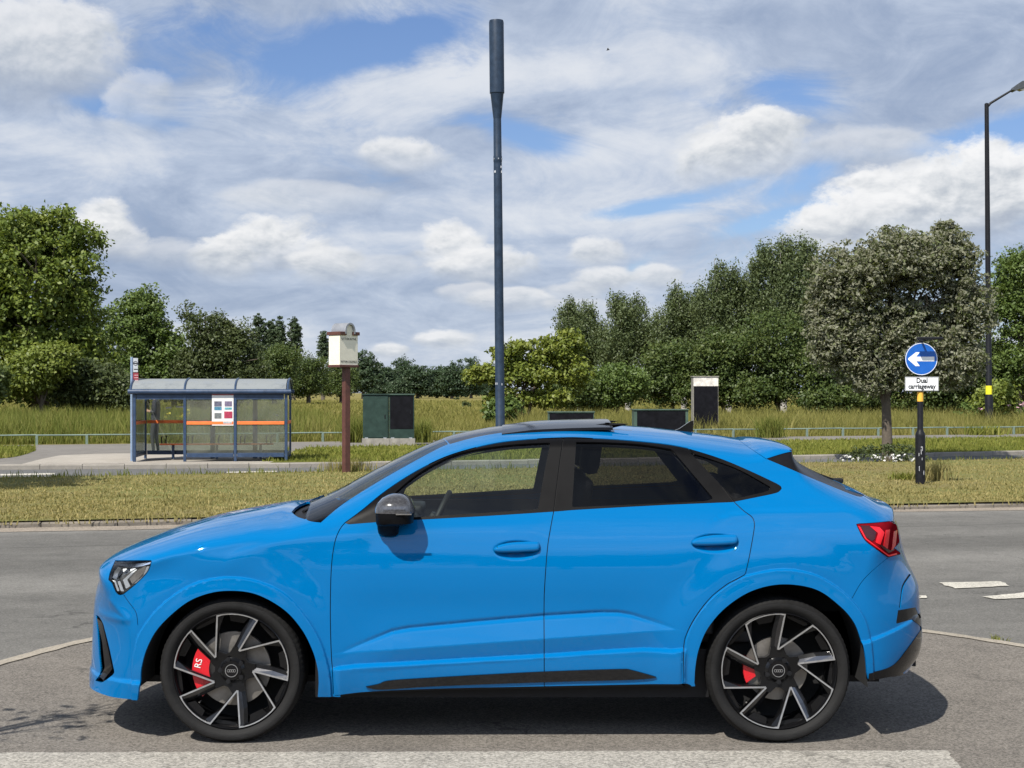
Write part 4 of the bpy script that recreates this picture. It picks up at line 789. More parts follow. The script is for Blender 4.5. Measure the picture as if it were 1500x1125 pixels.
def pip(q, poly):
    x, y = q[:,0], q[:,1]; a = np.asarray(poly); b = np.roll(a, -1, 0); ins = np.zeros(len(q), bool)
    for (x0, y0), (x1, y1) in zip(a, b):
        if y0 == y1: continue
        c = ((y0 > y) != (y1 > y)) & (x < (x1-x0)*(y-y0)/(y1-y0)+x0); ins ^= c
    return ins
def seg_dist(q, P, closed=False):
    """distance to a polyline, index of the nearest segment and its parameter"""
    P = np.asarray(P); A = P if closed else P[:-1]; B = np.roll(P, -1, 0) if closed else P[1:]
    best = np.full(len(q), 1e9); bi = np.zeros(len(q), int); bt = np.zeros(len(q))
    for i in range(len(A)):
        d = B[i]-A[i]; L = d@d
        if L < 1e-14: continue
        t = np.clip(((q-A[i])@d)/L, 0, 1); e = q-A[i]-t[:,None]*d; r = np.einsum('ij,ij->i', e, e); k = r < best
        best[k] = r[k]; bi[k] = i; bt[k] = t[k]
    return np.sqrt(best), bi, bt
def sstep(v, a, b):
    t = np.clip((v-a)/(b-a), 0, 1); return t*t*(3-2*t)
NEXP = 2.4
# silhouette as seen: photo px, px, half-width of the place where it is seen, corner depth R
PROF = [(132,1004,.47,.50),(131,996,.47,.52),(134,968,.47,.55),(136,933,.46,.55),(138,898,.45,.55),(141,868,.42,.50),(147,849,.38,.42),(157,834,.30,.32),(168,821,.15,.24),(181,808,.0,.18),(198,798,-.15,.15),(222,787,-.3,.135),(257,774,-.4,.13),(297,761,-.45,.125),(337,750,-.45,.125),(377,742,-.45,.125),(430,733,-.45,.13),(462,729.5,-.40,.14),
        (496,715,-.05,.17),(530,697,0,.19),(583,670,0,.19),(625,651,0,.18),(660,638,0,.16),(703,628.5,0,.135),(738,623.5,0,.125),(802,619.5,0,.12),(850,619.5,0,.12),(892,621.5,0,.12),(951,626,0,.12),(988,630,0,.12),(1047,637,.05,.125),(1087,643.4,.2,.115),(1110,645,.38,.085),(1132,647,.5,.06),(1148,649.5,.5,.045),(1157,653,.5,.04),(1160.5,657.5,.5,.04),(1160,662.5,.5,.05),(1164,669.5,.42,.09),(1174,678.5,.3,.14),(1200,694,.1,.15),(1232,708.5,0,.15),(1262,723,.1,.16),(1284,731,.2,.20),(1299,737,.3,.26),(1306,744,.42,.32),(1308,756,.45,.38),(1315,770,.45,.42),(1319,792,.45,.45),(1326,818,.45,.47),(1337,842,.46,.48),(1345,860,.47,.48),(1346,880,.47,.48),(1347,900,.47,.48),(1349,918,.47,.48),(1349,940,.47,.48),(1339,968,.47,.46),(1326,985,.47,.44)]
pp = []
for (px, py, ws, Rr) in PROF: x, _, z = up(px, py, YC-ws); pp.append((x, z, ws, Rr))
pp = np.array(pp); tt = np.gradient(pp[:,:2], axis=0); tt /= np.linalg.norm(tt, axis=1, keepdims=True)
nn = np.stack([-tt[:,1], tt[:,0]], 1)                      # outward (curve runs front -> roof -> rear, outside on its left)
cc_ = np.abs(pp[:,2])/.86; push = pp[:,3]*(1-(1-cc_**NEXP)**(1/NEXP))
pp[:,:2] += nn*push[:,None]
# calm the traced curve, then resample finely
prof = catmull(pp[:,[0,1,3]], 8)
prof = resample(prof, .009)
ker = np.hanning(9); ker /= ker.sum()
pad = np.concatenate([prof[:1].repeat(4, 0), prof, prof[-1:].repeat(4, 0)]); pf = np.stack([np.convolve(pad[:,k], ker, 'valid') for k in range(3)], 1)
pf[0] = prof[0]; pf[-1] = prof[-1]; PXZ = pf[:,:2]; PR = pf[:,2]
PCL = np.concatenate([PXZ, [[PXZ[-1,0], -1.0], [PXZ[0,0], -1.0]]])
zt = np.array([-.2,.12,.20,.28,.36,.43,.52,.62,.75,.85,.93,.99,1.04,1.08,1.12,1.20,1.30,1.40,1.50,1.62])
wt = np.array([.80,.82,.845,.868,.884,.892,.898,.904,.9065,.905,.898,.886,.872,.857,.838,.797,.746,.695,.645,.585])
zf = np.linspace(-.2, 1.62, 365); wf = np.interp(zf, zt, wt); k_ = np.hanning(21); k_ /= k_.sum(); wf = np.convolve(np.pad(wf, 10, 'edge'), k_, 'valid')
def wside(x, z):
    w0 = np.interp(z, zf, wf)
    t = np.clip((np.abs(x+.03)-.5)/1.6, 0, 1.2); w0 = w0-.020*t**2
    rear = sstep(x, .6, 1.5)*sstep(z, .72, 1.07)*(1-sstep(z, 1.10, 1.34)); w0 = w0+.026*rear      # broad rear shoulder
    front = sstep(-x, .9, 1.4)*sstep(z, .80, .93); w0 = w0+.018*front*(1-sstep(z, 1.0, 1.15))
    return w0
FEATS = []                                                  # callables (x,z) -> extra half-width
def parts_raw(q):
    """smooth distance to the silhouette (exact close to it), corner depth there, side half-width"""
    q = np.asarray(q, float); n = len(q); D = np.zeros(n); RR_ = np.zeros(n); ds = np.linalg.norm(np.gradient(PXZ, axis=0), axis=1)
    for s0 in range(0, n, 4000):
        e = q[s0:s0+4000]; dx_ = e[:,0,None]-PXZ[None,:,0]; dz_ = e[:,1,None]-PXZ[None,:,1]; d2 = np.maximum(dx_*dx_+dz_*dz_, 1e-9)
        i = d2.argmin(1); wq = ds/(d2**3); sw = wq.sum(1); dsm = (sw/1.1781)**(-.2); Rq = (wq*PR).sum(1)/sw
        j = np.clip(i, 1, len(PXZ)-2); de = np.full(len(e), 1e9)
        for o in (-1, 0):
            A, B = PXZ[j+o], PXZ[j+o+1]; L_ = B-A; t = np.clip(np.einsum('ij,ij->i', e-A, L_)/np.einsum('ij,ij->i', L_, L_), 0, 1); g = e-A-t[:,None]*L_; de = np.minimum(de, np.sqrt(np.einsum('ij,ij->i', g, g)))
        k = np.clip((de-.025)/.035, 0, 1); k = k*k*(3-2*k); D[s0:s0+4000] = de*(1-k)+dsm*k; RR_[s0:s0+4000] = Rq
    D = np.where(pip(q, PCL), D, -D); return D, RR_, wside(q[:,0], q[:,1])
def parts_of(q): return parts_raw(q)
GS = .008; GX0, GZ0 = -2.7, -.1; GNX, GNZ = 676, 226
def grid_field():
    xs = GX0+GS*np.arange(GNX); zs = GZ0+GS*np.arange(GNZ); q = np.stack(np.meshgrid(xs, zs, indexing='ij'), -1).reshape(-1, 2)
    d, r, w_ = parts_raw(q); u = np.clip(1-d/r, 0, None); W = w_*np.clip(1-u**NEXP, 0, 1)**(1/NEXP); return np.where(d > 0, W, d-.3).reshape(GNX, GNZ)
GRID = grid_field()
def base_w(x, z):
    a = np.clip((x-GX0)/GS, 0, GNX-1.001); b = np.clip((z-GZ0)/GS, 0, GNZ-1.001); i = a.astype(int); j = b.astype(int); a -= i; b -= j
    return GRID[i,j]*(1-a)*(1-b)+GRID[i+1,j]*a*(1-b)+GRID[i,j+1]*(1-a)*b+GRID[i+1,j+1]*a*b
DENTS = []
def shape(q, feats=True, dents=False):
    q = np.asarray(q, float); d, Rr, ws = parts_of(q); u = np.clip(1-d/Rr, 0, None)
    w = ws*np.clip(1-u**NEXP, 0, 1)**(1/NEXP)
    if feats:
        for f in FEATS+(DENTS if dents else []): w = w+f(q)*np.clip(d/.05, 0, 1)
    return w
def normals(q, w, dents=False):
    e = .0035; W0 = w
    def G(q_):
        d, Rr, ws = parts_of(q_); u = np.clip(1-d/Rr, 0, None); D = np.zeros(len(q_))
        for f in FEATS+(DENTS if dents else []): D = D+f(q_)
        D = D*np.clip(d/.05, 0, 1); return ((np.clip(W0-D, 0, None)/ws)**NEXP)+u**NEXP-1, ws, D
    ex = np.array([e, 0]); ez = np.array([0, e])
    gx = (G(q+ex)[0]-G(q-ex)[0])/(2*e); gz = (G(q+ez)[0]-G(q-ez)[0])/(2*e); _, ws, D = G(q)
    gw = NEXP*(np.clip(W0-D, 0, None)/ws)**(NEXP-1)/ws
    n = np.stack([gx, -gw, gz], 1); return n/np.maximum(np.linalg.norm(n, axis=1, keepdims=True), 1e-9)     # local axes: y = -w
def lift(P, feats=False):
    """photo pixels -> (x,z) of the first place where their rays meet the near body side"""
    P = np.asarray(P, float); ws = np.linspace(.98, -.1, 300); fx = (P[:,0]-CX)/F; fz = (P[:,1]-CY)/F
    Y = YC-ws[None,:]; X, Z = fx[:,None]*Y, HZ-fz[:,None]*Y; f = ws[None,:]-base_w(X, Z)
    hit = (f[:,1:] <= 0) & (f[:,:-1] > 0); i = hit.argmax(1); r = np.arange(len(P)); h = hit.any(1)
    f0, f1 = f[r,i], f[r,i+1]; w = np.where(h, ws[i]+(ws[i+1]-ws[i])*f0/np.where(f0 == f1, 1, f0-f1), ws[np.stack([base_w(X, Z)], 0)[0].argmax(1)]); Y = YC-w
    return np.stack([fx*Y, HZ-fz*Y], 1)
def L(P, n=6, closed=True, sm=True, step=.012):
    """trace (photo px) -> dense smooth polyline on the body, in (x,z)"""
    P = np.asarray(P, float); P = catmull(P, n, closed) if sm else (np.concatenate([resample(np.array([a, b]), 6)[:-1] for a, b in zip(P, np.roll(P, -1, 0) if closed else P[1:])]+([] if closed else [P[-1:]])))
    return resample(lift(P), step, closed)
def Lc(runs, step=.012):
    """closed outline of several runs, each smoothed by itself so that corners stay sharp"""
    out = []
    for r in runs:
        r = np.asarray(r, float); out.append(catmull(r, 6)[:-1] if len(r) > 2 else resample(r, 5)[:-1])
    return resample(lift(np.concatenate(out)), step, True)
# ---- traced outlines
ARCH_F = [(205,1040),(205,1000),(207,979),(217,947),(235,917),(270,885),(302,869.5),(337,864),(377,869),(417,891),(443,920),(459,952),(466,979),(467,1000),(467,1040)]
ARCH_R = [(1017,1040),(1017,1000),(1018,975),(1023,948),(1036,918),(1062,888),(1100,864),(1145,854.5),(1193,862),(1228,886),(1249,910),(1260,937),(1266,960),(1269,985),(1270,1040)]
FLARE_F = [(189,1060),(189,1010),(190,985),(194,958),(204,927),(231,891),(270,861),(302,849),(337,844.5),(377,850),(417,868),(447,899),(468,933),(480,968),(485,1000),(486,1060)]
FLARE_R = [(999,1060),(999,995),(1001,955),(1006,928),(1020,900),(1042,874),(1066,854.5),(1094,841.5),(1145,833),(1193,841),(1233,865),(1260,894),(1273,922),(1279,960),(1281,1000),(1281,1060)]
def px2(P, Y=7.52): P = np.asarray(P, float); return np.stack([(P[:,0]-CX)*Y/F, HZ-(P[:,1]-CY)*Y/F], 1)
fl_f, fl_r, ar_f, ar_r = [resample(px2(catmull(a, 8)), .012) for a in (FLARE_F, FLARE_R, ARCH_F, ARCH_R)]
def flare(poly, cx):
    def f(q):
        o = np.zeros(len(q)); k = (np.abs(q[:,0]-cx) < .75) & (q[:,1] < 1.0)
        if k.any():
            d, _, _ = seg_dist(q[k], poly); ins = pip(q[k], poly); sd = np.where(ins, d, -d)
            o[k] = .017*sstep(sd, -.001, .006)+.006*sstep(sd, .0, .07)+.016*sstep(sd, -.17, 0)
        return o
    return f
FEATS += [flare(fl_f, -1.377), flare(fl_r, 1.307)]
# rocker step and the wedge low on the doors
zr_l = px2([(300,990),(486,977),(520,973),(700,963),(797,957.5),(900,950.5),(940,948.5),(985,950),(1001,948),(1200,944)], 7.53)
def rocker(q):
    zr = np.interp(q[:,0], zr_l[:,0], zr_l[:,1]); m = sstep(q[:,0], -.90, -.84)*(1-sstep(q[:,0], .82, .86)); m = np.maximum(m, 0)
    h = zr-q[:,1]; return m*(.030*sstep(h, -.001, .016)-.030*sstep(h, .05, .14)*0)
zu_l = px2([(480,960),(500,956),(540,940),(575,926),(600,921.5),(700,912),(800,903.5),(880,898.8),(905,899),(925,902),(955,911),(990,921.5),(1010,926)], 7.53)
zd_l = px2([(480,960),(500,957),(600,949),(700,941.5),(800,934.5),(900,927.5),(990,922),(1010,926)], 7.53)
def wedge(q):
    zu = np.interp(q[:,0], zu_l[:,0], zu_l[:,1]); zd = np.interp(q[:,0], zd_l[:,0], zd_l[:,1]); amp = np.clip((zu-zd)/.10, 0, 1.1)
    z = q[:,1]; up_ = np.clip((zu-z)/np.maximum(zu-zd, 1e-4), 0, 1); dn = np.clip((zd-z)/.10, 0, 1)
    return amp*(-.009*np.exp(-((z-zu-.004)/.010)**2)+.027*up_-.025*dn)*(np.abs(q[:,0]+.0) < .95)
FEATS += [rocker, wedge]
# hollow waist on the doors above the wedge, front fender crease, rear shoulder crease
def waist(q): return -.010*np.exp(-((q[:,1]-.64)/.12)**2)*sstep(q[:,0], -.95, -.6)*(1-sstep(q[:,0], .5, .85))
def ridge(P, amp, wd, asym=.35):
    Q = px2(catmull(P, 8), 7.6)
    def f(q):
        o = np.zeros(len(q)); k = (q[:,0] > Q[:,0].min()-.1) & (q[:,0] < Q[:,0].max()+.1)
        if k.any():
            zz = np.interp(q[k,0], Q[:,0], Q[:,1]); h = q[k,1]-zz; fade = sstep(q[k,0], Q[0,0], Q[0,0]+.18)*(1-sstep(q[k,0], Q[-1,0]-.12, Q[-1,0]))
            o[k] = amp*fade*np.where(h > 0, np.exp(-(h/(wd*asym))**2), np.exp(-(h/wd)**2))
        return o
    return f
FEATS += [waist, ridge([(1028,775),(1040,765),(1062,756.5),(1095,751),(1150,748.5),(1220,747),(1295,746)], .0065, .030, .30), ridge([(205,832),(235,812),(285,795),(340,782),(420,768),(490,760)], .008, .05, .5), ridge([(325,838),(345,812),(400,796),(450,788),(500,783),(560,778)], .007, .05, .4),
          ridge([(492,780),(530,778),(620,776),(810,768)], .004, .06, .6)]
def dent(cx, cy, rx, ry, amp):
    c = px2([(cx, cy)], 7.53)[0]; rx /= 299; ry /= 299
    def f(q):
        r2 = ((q[:,0]-c[0])/rx)**2+((q[:,1]-c[1])/ry)**2; return -amp*np.clip(1-r2, 0, 1)**1.5
    return f
DENTS += [dent(757, 806, 36, 14.5, .034), dent(1048, 796, 36, 14.5, .034)]
# bumper: lower lip ledge in front, kick at the rear
def lips(q):
    zl = px2([(0,989)], 7.7)[0,1]; f = .020*sstep(zl-q[:,1], -.002, .014)*(1-sstep(q[:,0], -1.78, -1.72))
    zr = np.interp(q[:,0], px2([(1255,929),(1345,903)], 7.7)[:,0], px2([(1255,929),(1345,903)], 7.7)[:,1]); g = .016*sstep(zr-q[:,1], -.002, .016)*sstep(q[:,0], 1.68, 1.72)
    return f+g
FEATS.append(lips)
CHEEK = px2([(178,874),(202,898),(175,898.5),(146,897)], 7.75); CHEEK2 = px2([(147,849),(168,851)], 7.85)
def cheek(q):
    """the facet that runs from the lamp corner back to the front flare"""
    d, _, _ = seg_dist(q, CHEEK); return .008*np.exp(-(d/.020)**2)
FEATS.append(cheek)

DOOR_F = Lc([[(505,766),(497,777),(490,797),(485.5,830),(484,880),(484.5,920),(486,960),(487.5,978)], [(487.5,978),(489.5,1017)], [(489.5,1017),(540,1012),(640,1007.5),(797,1004)], [(797,1004),(797,960),(797,890),(798,857),(802,803),(807,771),(811,750)], [(811,750),(819,684),(825,641.5)],
             [(825,641.5),(770,644),(717,651),(658,667.5),(610,690),(565,719),(530,747.5),(505,766)]])
DOOR_R = Lc([[(811,750),(807,771),(802,803),(798,857),(797,890),(797,960),(797,1004)], [(797,1004),(900,1002),(999,1000)], [(999,1000),(1001,947),(1006,926),(1020,900),(1042,873),(1066,854)], [(1066,854),(1091,841)], [(1091,841),(1098,812),(1104,780),(1105,766),(1101,757),(1089,748),(1074,734)],
             [(1074,734),(1042,693),(1009,657)], [(1009,657),(980,651.5),(940,647),(887,643),(825,641.5)], [(825,641.5),(819,684),(811,750)]])
DLO = Lc([[(505,766),(530,747.5),(565,718.5),(610,689.5),(658,666.5),(717,650.5),(770,643.5),(823,640.7),(850,640.7),(887,643),(940,647),(993,654),(1020,660.5),(1060,673.5),(1100,690.5),(1133,706)], [(1133,706),(1143,711.5),(1145,716),(1140,721)], [(1140,721),(1127,724.5),(1073,735.5)], [(1073,735.5),(967,740),(850,746.5),(810,749.5),(717,755.5),(610,761.5),(557,764.5),(505,768.5)]])
GL_F = Lc([[(556,756),(566,735),(600,703),(637,679),(677,662.5),(730,653.5),(770,650),(806,648.5)], [(806,648.5),(797,694),(788,746)], [(788,746),(700,752),(610,757.5),(560,760.5)], [(560,760.5),(556,756)]])
GL_R = Lc([[(844,647.5),(887,648),(940,651),(984,658)], [(984,658),(1012,691),(1045,730)], [(1045,730),(1035,733.5),(1017,735),(930,739),(838,743)], [(838,743),(841,695),(844,647.5)]])
GL_Q = Lc([[(1011,663),(1047,674.5),(1085,689),(1128,713)], [(1128,713),(1128,717),(1121,720.5)], [(1121,720.5),(1076,731)], [(1076,731),(1045,699),(1011,663)]])
HEAD = Lc([[(169,820.5),(195,820.5),(223,820.5)], [(223,820.5),(217,837),(201,854),(181,870.5)], [(181,870.5),(175,872),(170,869)], [(170,869),(166,860),(164,855),(158.5,850)], [(158.5,850),(161,838),(169,820.5)]])
TAIL = Lc([[(1255,768),(1280,766.5),(1306,764)], [(1306,764),(1345,780)], [(1345,780),(1345,804)], [(1345,804),(1315,812),(1301,816)], [(1301,816),(1280,801),(1266,789),(1255,768)]])
INTAKE = Lc([[(140.5,901),(145,903),(151,913)], [(151,913),(160,948),(167,979)], [(167,979),(168,984),(166,988)], [(166,988),(157,995),(150,999)], [(150,999),(141,996)], [(141,996),(147,985),(145,960),(143,930),(140.5,901)]])
BLADE = Lc([[(537,1003.5),(556,999.5),(572,994.5),(640,990),(720,985.5),(800,981.5),(905,978),(925,979.5),(961,989.5)], [(961,989.5),(930,993),(800,996.5),(640,1002.5),(560,1007.5),(537,1003.5)]])
REFL = Lc([[(1315.5,894),(1341,889.5)], [(1341,889.5),(1347,904)], [(1347,904),(1312.5,914)], [(1312.5,914),(1315.5,894)]])
VENT = Lc([[(1317,891),(1319,872),(1322,856),(1332,840)], [(1332,840),(1334.5,842)], [(1334.5,842),(1325,857),(1321.5,872),(1319.5,890)], [(1319.5,890),(1317,891)]])
REARGL = Lc([[(1122,672),(1160,688),(1200,705),(1254,726.5),(1266,725)], [(1266,725),(1275,712),(1200,670),(1168,661)], [(1168,661),(1158,661.5),(1142,665.5),(1122,672)]])
WSCR = Lc([[(470,765.5),(503,738),(557,704),(610,674),(646,655),(657,651)], [(657,651),(648,640),(640,630)], [(640,630),(560,668),(480,705),(462,722)], [(462,722),(449,752),(451,762),(470,765.5)]])
ROOFG = Lc([[(659,650.5),(706,638.5),(767,630.5),(850,628),(893,628)], [(893,628),(893,600)], [(893,600),(700,610),(641,630)], [(641,630),(649,640),(659,650.5)]])
COWL = Lc([[(427,750),(432,744),(445,736),(470,729),(484,722)], [(484,722),(470,714),(462,722)], [(462,722),(449,752),(449,761)], [(449,761),(436,757),(427,750)]])
DIFF = Lc([[(1349,919),(1327,950),(1305,974),(1269,984)], [(1269,984),(1268,1002)], [(1268,1002),(1330,1000),(1380,985)], [(1380,985),(1380,915)], [(1380,915),(1349,919)]])
SILLB = Lc([[(500,1013.5),(540,1009.5),(592,1007),(700,1002),(797,998.5),(960,994),(985,997)], [(985,997),(1010,1001),(1010,1012)], [(1010,1012),(500,1024)], [(500,1024),(500,1013.5)]])
BUMP_F = L([(181,871),(188,881),(200,897),(203,915)], closed=False)
BUMP_R = L([(1301,817),(1285,830),(1262,852),(1247,876)], closed=False)
BOOT = L([(1080,643),(1095,654),(1122,672)], closed=False)
FUEL = None
# ---- body domain: silhouette, then the lower edge with both arches
bot = [resample(lift(np.array(a, float)), .012) for a in ([(1326,985),(1300,990),(1269,994)], ARCH_R[::-1][1:-1], [(1017,1003),(990,1004.5),(900,1006),(797,1008),(640,1011),(540,1015),(490,1019),(467,1018.5)], ARCH_F[::-1][1:-1], [(205,1022.5),(185,1021.5),(163,1019),(145,1013),(136,1008)])]
bot[1] = resample(px2(catmull(ARCH_R[::-1][1:-1], 8)), .012); bot[3] = resample(px2(catmull(ARCH_F[::-1][1:-1], 8)), .012)
DOM = np.concatenate([PXZ]+bot)
keep = [0]
for i in range(1, len(DOM)):
    if np.linalg.norm(DOM[i]-DOM[keep[-1]]) > .004: keep.append(i)
DOM = DOM[keep]
def inset(P, d):
    a = np.asarray(P); t = np.roll(a, -1, 0)-np.roll(a, 1, 0); t /= np.maximum(np.linalg.norm(t, axis=1, keepdims=True), 1e-9); s = np.sign(np.sum(a[:,0]*np.roll(a[:,1], -1)-np.roll(a[:,0], -1)*a[:,1]))
    return a+np.stack([-t[:,1], t[:,0]], 1)*d*s
def strip_poly(P, d):
    a = np.asarray(P); t = np.gradient(a, axis=0); t /= np.linalg.norm(t, axis=1, keepdims=True); n = np.stack([-t[:,1], t[:,0]], 1)*d; return np.concatenate([a+n, (a-n)[::-1]])
GAP = .0021
loops = dict(dom=DOM, df_o=inset(DOOR_F, -GAP), df_i=inset(DOOR_F, GAP), dr_o=inset(DOOR_R, -GAP), dr_i=inset(DOOR_R, GAP), dlo=DLO, gf=GL_F, gr=GL_R, gq=GL_Q, head=HEAD, head_i=inset(HEAD, .004), tail=TAIL, tail_o=inset(TAIL, -.0035), intake=INTAKE, blade=BLADE, refl=REFL, vent=VENT, rg=REARGL, ws=WSCR, roof=ROOFG, cowl=COWL, diff=DIFF, sill=SILLB,
             bf=strip_poly(BUMP_F, .0016), br=strip_poly(BUMP_R, .0016), boot=strip_poly(BOOT, .0013))
def offs(P, d):
    t = np.gradient(P, axis=0); t /= np.linalg.norm(t, axis=1, keepdims=True); return P+np.stack([-t[:,1], t[:,0]], 1)*d
rows_f = [offs(fl, d) for fl in (fl_f, fl_r) for d in (-.16, -.12, -.09, -.065, -.045, -.03, -.018, -.009, -.003, .003, .009, .017, .028, .042, .060)]+[offs(fl, -d) for fl in (fl_f, fl_r) for d in (-.16, -.12, -.09, -.065, -.045, -.03, -.018, -.009, -.003, .003, .009, .017, .028, .042, .060)]
creases = [resample(zr_l[1:-1], .014), resample(zr_l[1:-1]-np.array([0, .015]), .014), resample(zu_l, .014), resample(zd_l, .014), fl_f, fl_r]
pts = []; edges = []
def addloop(P, closed=True):
    b = len(pts); pts.extend(map(tuple, P)); k = len(P)
    edges.extend([(b+i, b+(i+1) % k) for i in range(k if closed else k-1)])
for P in loops.values(): addloop(P)
for P in creases: addloop(P, False)
# rows of points running along the silhouette, close together where the skin turns over
tn = np.gradient(PXZ, axis=0); tn /= np.linalg.norm(tn, axis=1, keepdims=True); inn = np.stack([tn[:,1], -tn[:,0]], 1)
extra = [PXZ+inn*(PR*fr)[:,None] for fr in (.0006, .0025, .006, .012, .022, .035, .055, .08, .115, .16, .22, .30, .40, .52, .66, .82, 1.0)]
gx, gz = np.meshgrid(np.arange(-2.35, 2.35, .015), np.arange(.18, 1.6, .015)); gx = gx+(np.arange(gx.shape[0]) % 2)[:,None]*.0075
extra.append(np.stack([gx.ravel(), gz.ravel()], 1))
extra += rows_f+[resample(l_, .012)+np.array([0, o_]) for l_ in (px2([(1255,929),(1345,903)], 7.7), px2([(131,989),(206,989)], 7.7)) for o_ in (-.03, -.022, -.016, -.011, -.006, -.001, .003, .008, .016)]+[resample(l_, .012)+np.array([0, o_]) for l_ in (zr_l, zu_l, zd_l) for o_ in (-.05, -.035, -.024, -.015, -.009, -.004, .004, .009, .016, .026)]
extra += [offs(resample(CHEEK, .01), d_) for d_ in (-.04, -.03, -.022, -.015, -.009, -.004, 0, .004, .009, .015, .022, .03, .04)]
for (hx, hy) in ((757, 805), (1048, 795)):
    c_ = px2([(hx, hy)], 7.53)[0]; g_ = np.stack(np.meshgrid(np.arange(-.13, .13, .0065), np.arange(-.07, .07, .0065)), -1).reshape(-1, 2); extra.append(g_+c_)
ex = np.concatenate(extra); ex = ex[pip(ex, DOM)]
# thin out points that nearly coincide
seen = set(); out = []
base_keys = set((round(p[0]/.003), round(p[1]/.003)) for p in pts)
dd = np.abs(parts_raw(ex)[0])
for p, d in zip(ex, dd):
    c = .005 if d > .03 else (.003 if d > .01 else .0012); k = (c, round(p[0]/c), round(p[1]/c))
    if k in seen or (d > .004 and (round(p[0]/.003), round(p[1]/.003)) in base_keys): continue
    seen.add(k); out.append(tuple(p))
pts += out

cv, ce, cf, *_ = delaunay_2d_cdt([Vector(p) for p in pts], edges, [], 0, 1e-6)
CV = np.array([tuple(v) for v in cv]); CF = np.array([list(f) for f in cf if len(f) == 3])
cen = CV[CF].mean(1); ok = pip(cen, DOM); CF = CF[ok]; cen = cen[ok]
a_, b_, c_ = CV[CF[:,0]], CV[CF[:,1]], CV[CF[:,2]]; ar = (b_[:,0]-a_[:,0])*(c_[:,1]-a_[:,1])-(b_[:,1]-a_[:,1])*(c_[:,0]-a_[:,0])
CF = np.where((ar < 0)[:,None], CF[:,::-1], CF); k = np.abs(ar) > 1e-9; CF = CF[k]; cen = cen[k]
CW = shape(CV, dents=True); CW = np.where(parts_raw(CV)[0] < 2e-4, 0, CW); CN = normals(CV, CW, dents=True)
I = {k: pip(cen, P) for k, P in loops.items()}
lab = np.full(len(CF), 'body', dtype=object)
lab[I['diff']] = 'diffuser'; lab[I['sill']] = 'sill'
lab[I['df_o']] = 'seam'; lab[I['df_i']] = 'door_f'; lab[I['dr_o'] & (lab != 'door_f')] = 'seam'; lab[I['dr_i'] & (lab != 'door_f')] = 'door_r'
for k in ('bf', 'br', 'boot'): lab[I[k] & (lab == 'body')] = 'seam'
lab[I['dlo'] & ((lab == 'body') | (lab == 'door_f') | (lab == 'door_r'))] = 'trim'
for k, n in (('gf', 'glass_f'), ('gr', 'glass_r'), ('gq', 'glass_q'), ('ws', 'windscreen'), ('roof', 'roofglass'), ('cowl', 'cowl'), ('rg', 'rearglass'), ('blade', 'blade'), ('refl', 'reflector'), ('vent', 'seam'), ('intake', 'intake')): lab[I[k]] = n
lab[I['rg'] & (cen[:,0] < 1.40)] = 'rearglass'
cw_ = CW[CF].mean(1); lab[I['tail_o'] & (cw_ > .43)] = 'seam'; lab[I['tail'] & (cw_ > .44)] = 'tail'; lab[I['head']] = 'seam'; lab[I['head_i']] = 'head'
lab[(lab == 'sill') & I['blade']] = 'blade'
# bumpers are parts of their own
xb = np.interp(cen[:,1], np.r_[.1, BUMP_F[::-1,1], 2], np.r_[-1.80, BUMP_F[::-1,0], -2.6]); lab[(lab == 'body') & (cen[:,0] < xb) & (cen[:,1] < BUMP_F[0,1])] = 'bumper_f'
o_ = np.argsort(BUMP_R[:,1]); xb = np.interp(cen[:,1], np.r_[.1, BUMP_R[o_,1]], np.r_[BUMP_R[o_[0],0]-.02, BUMP_R[o_,0]]); lab[(lab == 'body') & (cen[:,0] > xb) & (cen[:,1] < BUMP_R[:,1].max()) & (cen[:,0] > 1.62)] = 'bumper_r'

CAR = thing('parked_car', 'bright blue coupe shaped car with black windows, side on across the forecourt', 'car', (0, YC, 0))
def paint_fn(t, p, c):
    nz = t.noise(c, 900, 2, .5)
    t.put(p.inputs['Base Color'], t.mix(t.lin(nz, .35, .65, 0, 1), (.0001, .110, .300), (.0003, .126, .340)))
    p.inputs['Metallic'].default_value = 0; p.inputs['Roughness'].default_value = .5; p.inputs['Coat Weight'].default_value = .9; p.inputs['Coat Roughness'].default_value = .012; p.inputs['Coat IOR'].default_value = 1.42; p.inputs['Specular IOR Level'].default_value = 0.0
    b = t.node('ShaderNodeBump'); b.inputs['Strength'].default_value = .012; b.inputs['Distance'].default_value = .01; t.put(b.inputs['Height'], t.noise(c, 38, 2, .5)); t.l.new(b.outputs[0], p.inputs['Coat Normal'])
M_paint = mat('blue_car_paint', fn=paint_fn, var=0)
M_gloss = mat('gloss_black', (.005, .005, .006), .06, coat=.0, spec=.38, var=.2)
M_satin = mat('satin_black_trim', (.0045, .0045, .005), .4, spec=.07, var=.2)
M_plast = mat('black_plastic', (.009, .009, .010), .55, spec=.2, var=.25, bump=.15, bscale=300)
M_seam = mat('dark_seam_rubber', (.008, .008, .009), .8, var=.2)
M_pillar_ = mat('pillar_film', (.022, .022, .026), .16, coat=.7, var=.3, vscale=60)
M_glf = glassmat('front_side_glass', (.84, .90, .87), refl=2.0)
M_glr = glassmat('privacy_glass', (.34, .34, .34))
M_glw = glassmat('windscreen_glass', (.62, .68, .66), refl=.75)
M_panr = mat('dark_roof_glass', (.010, .011, .014), .12, spec=.1, var=.2)
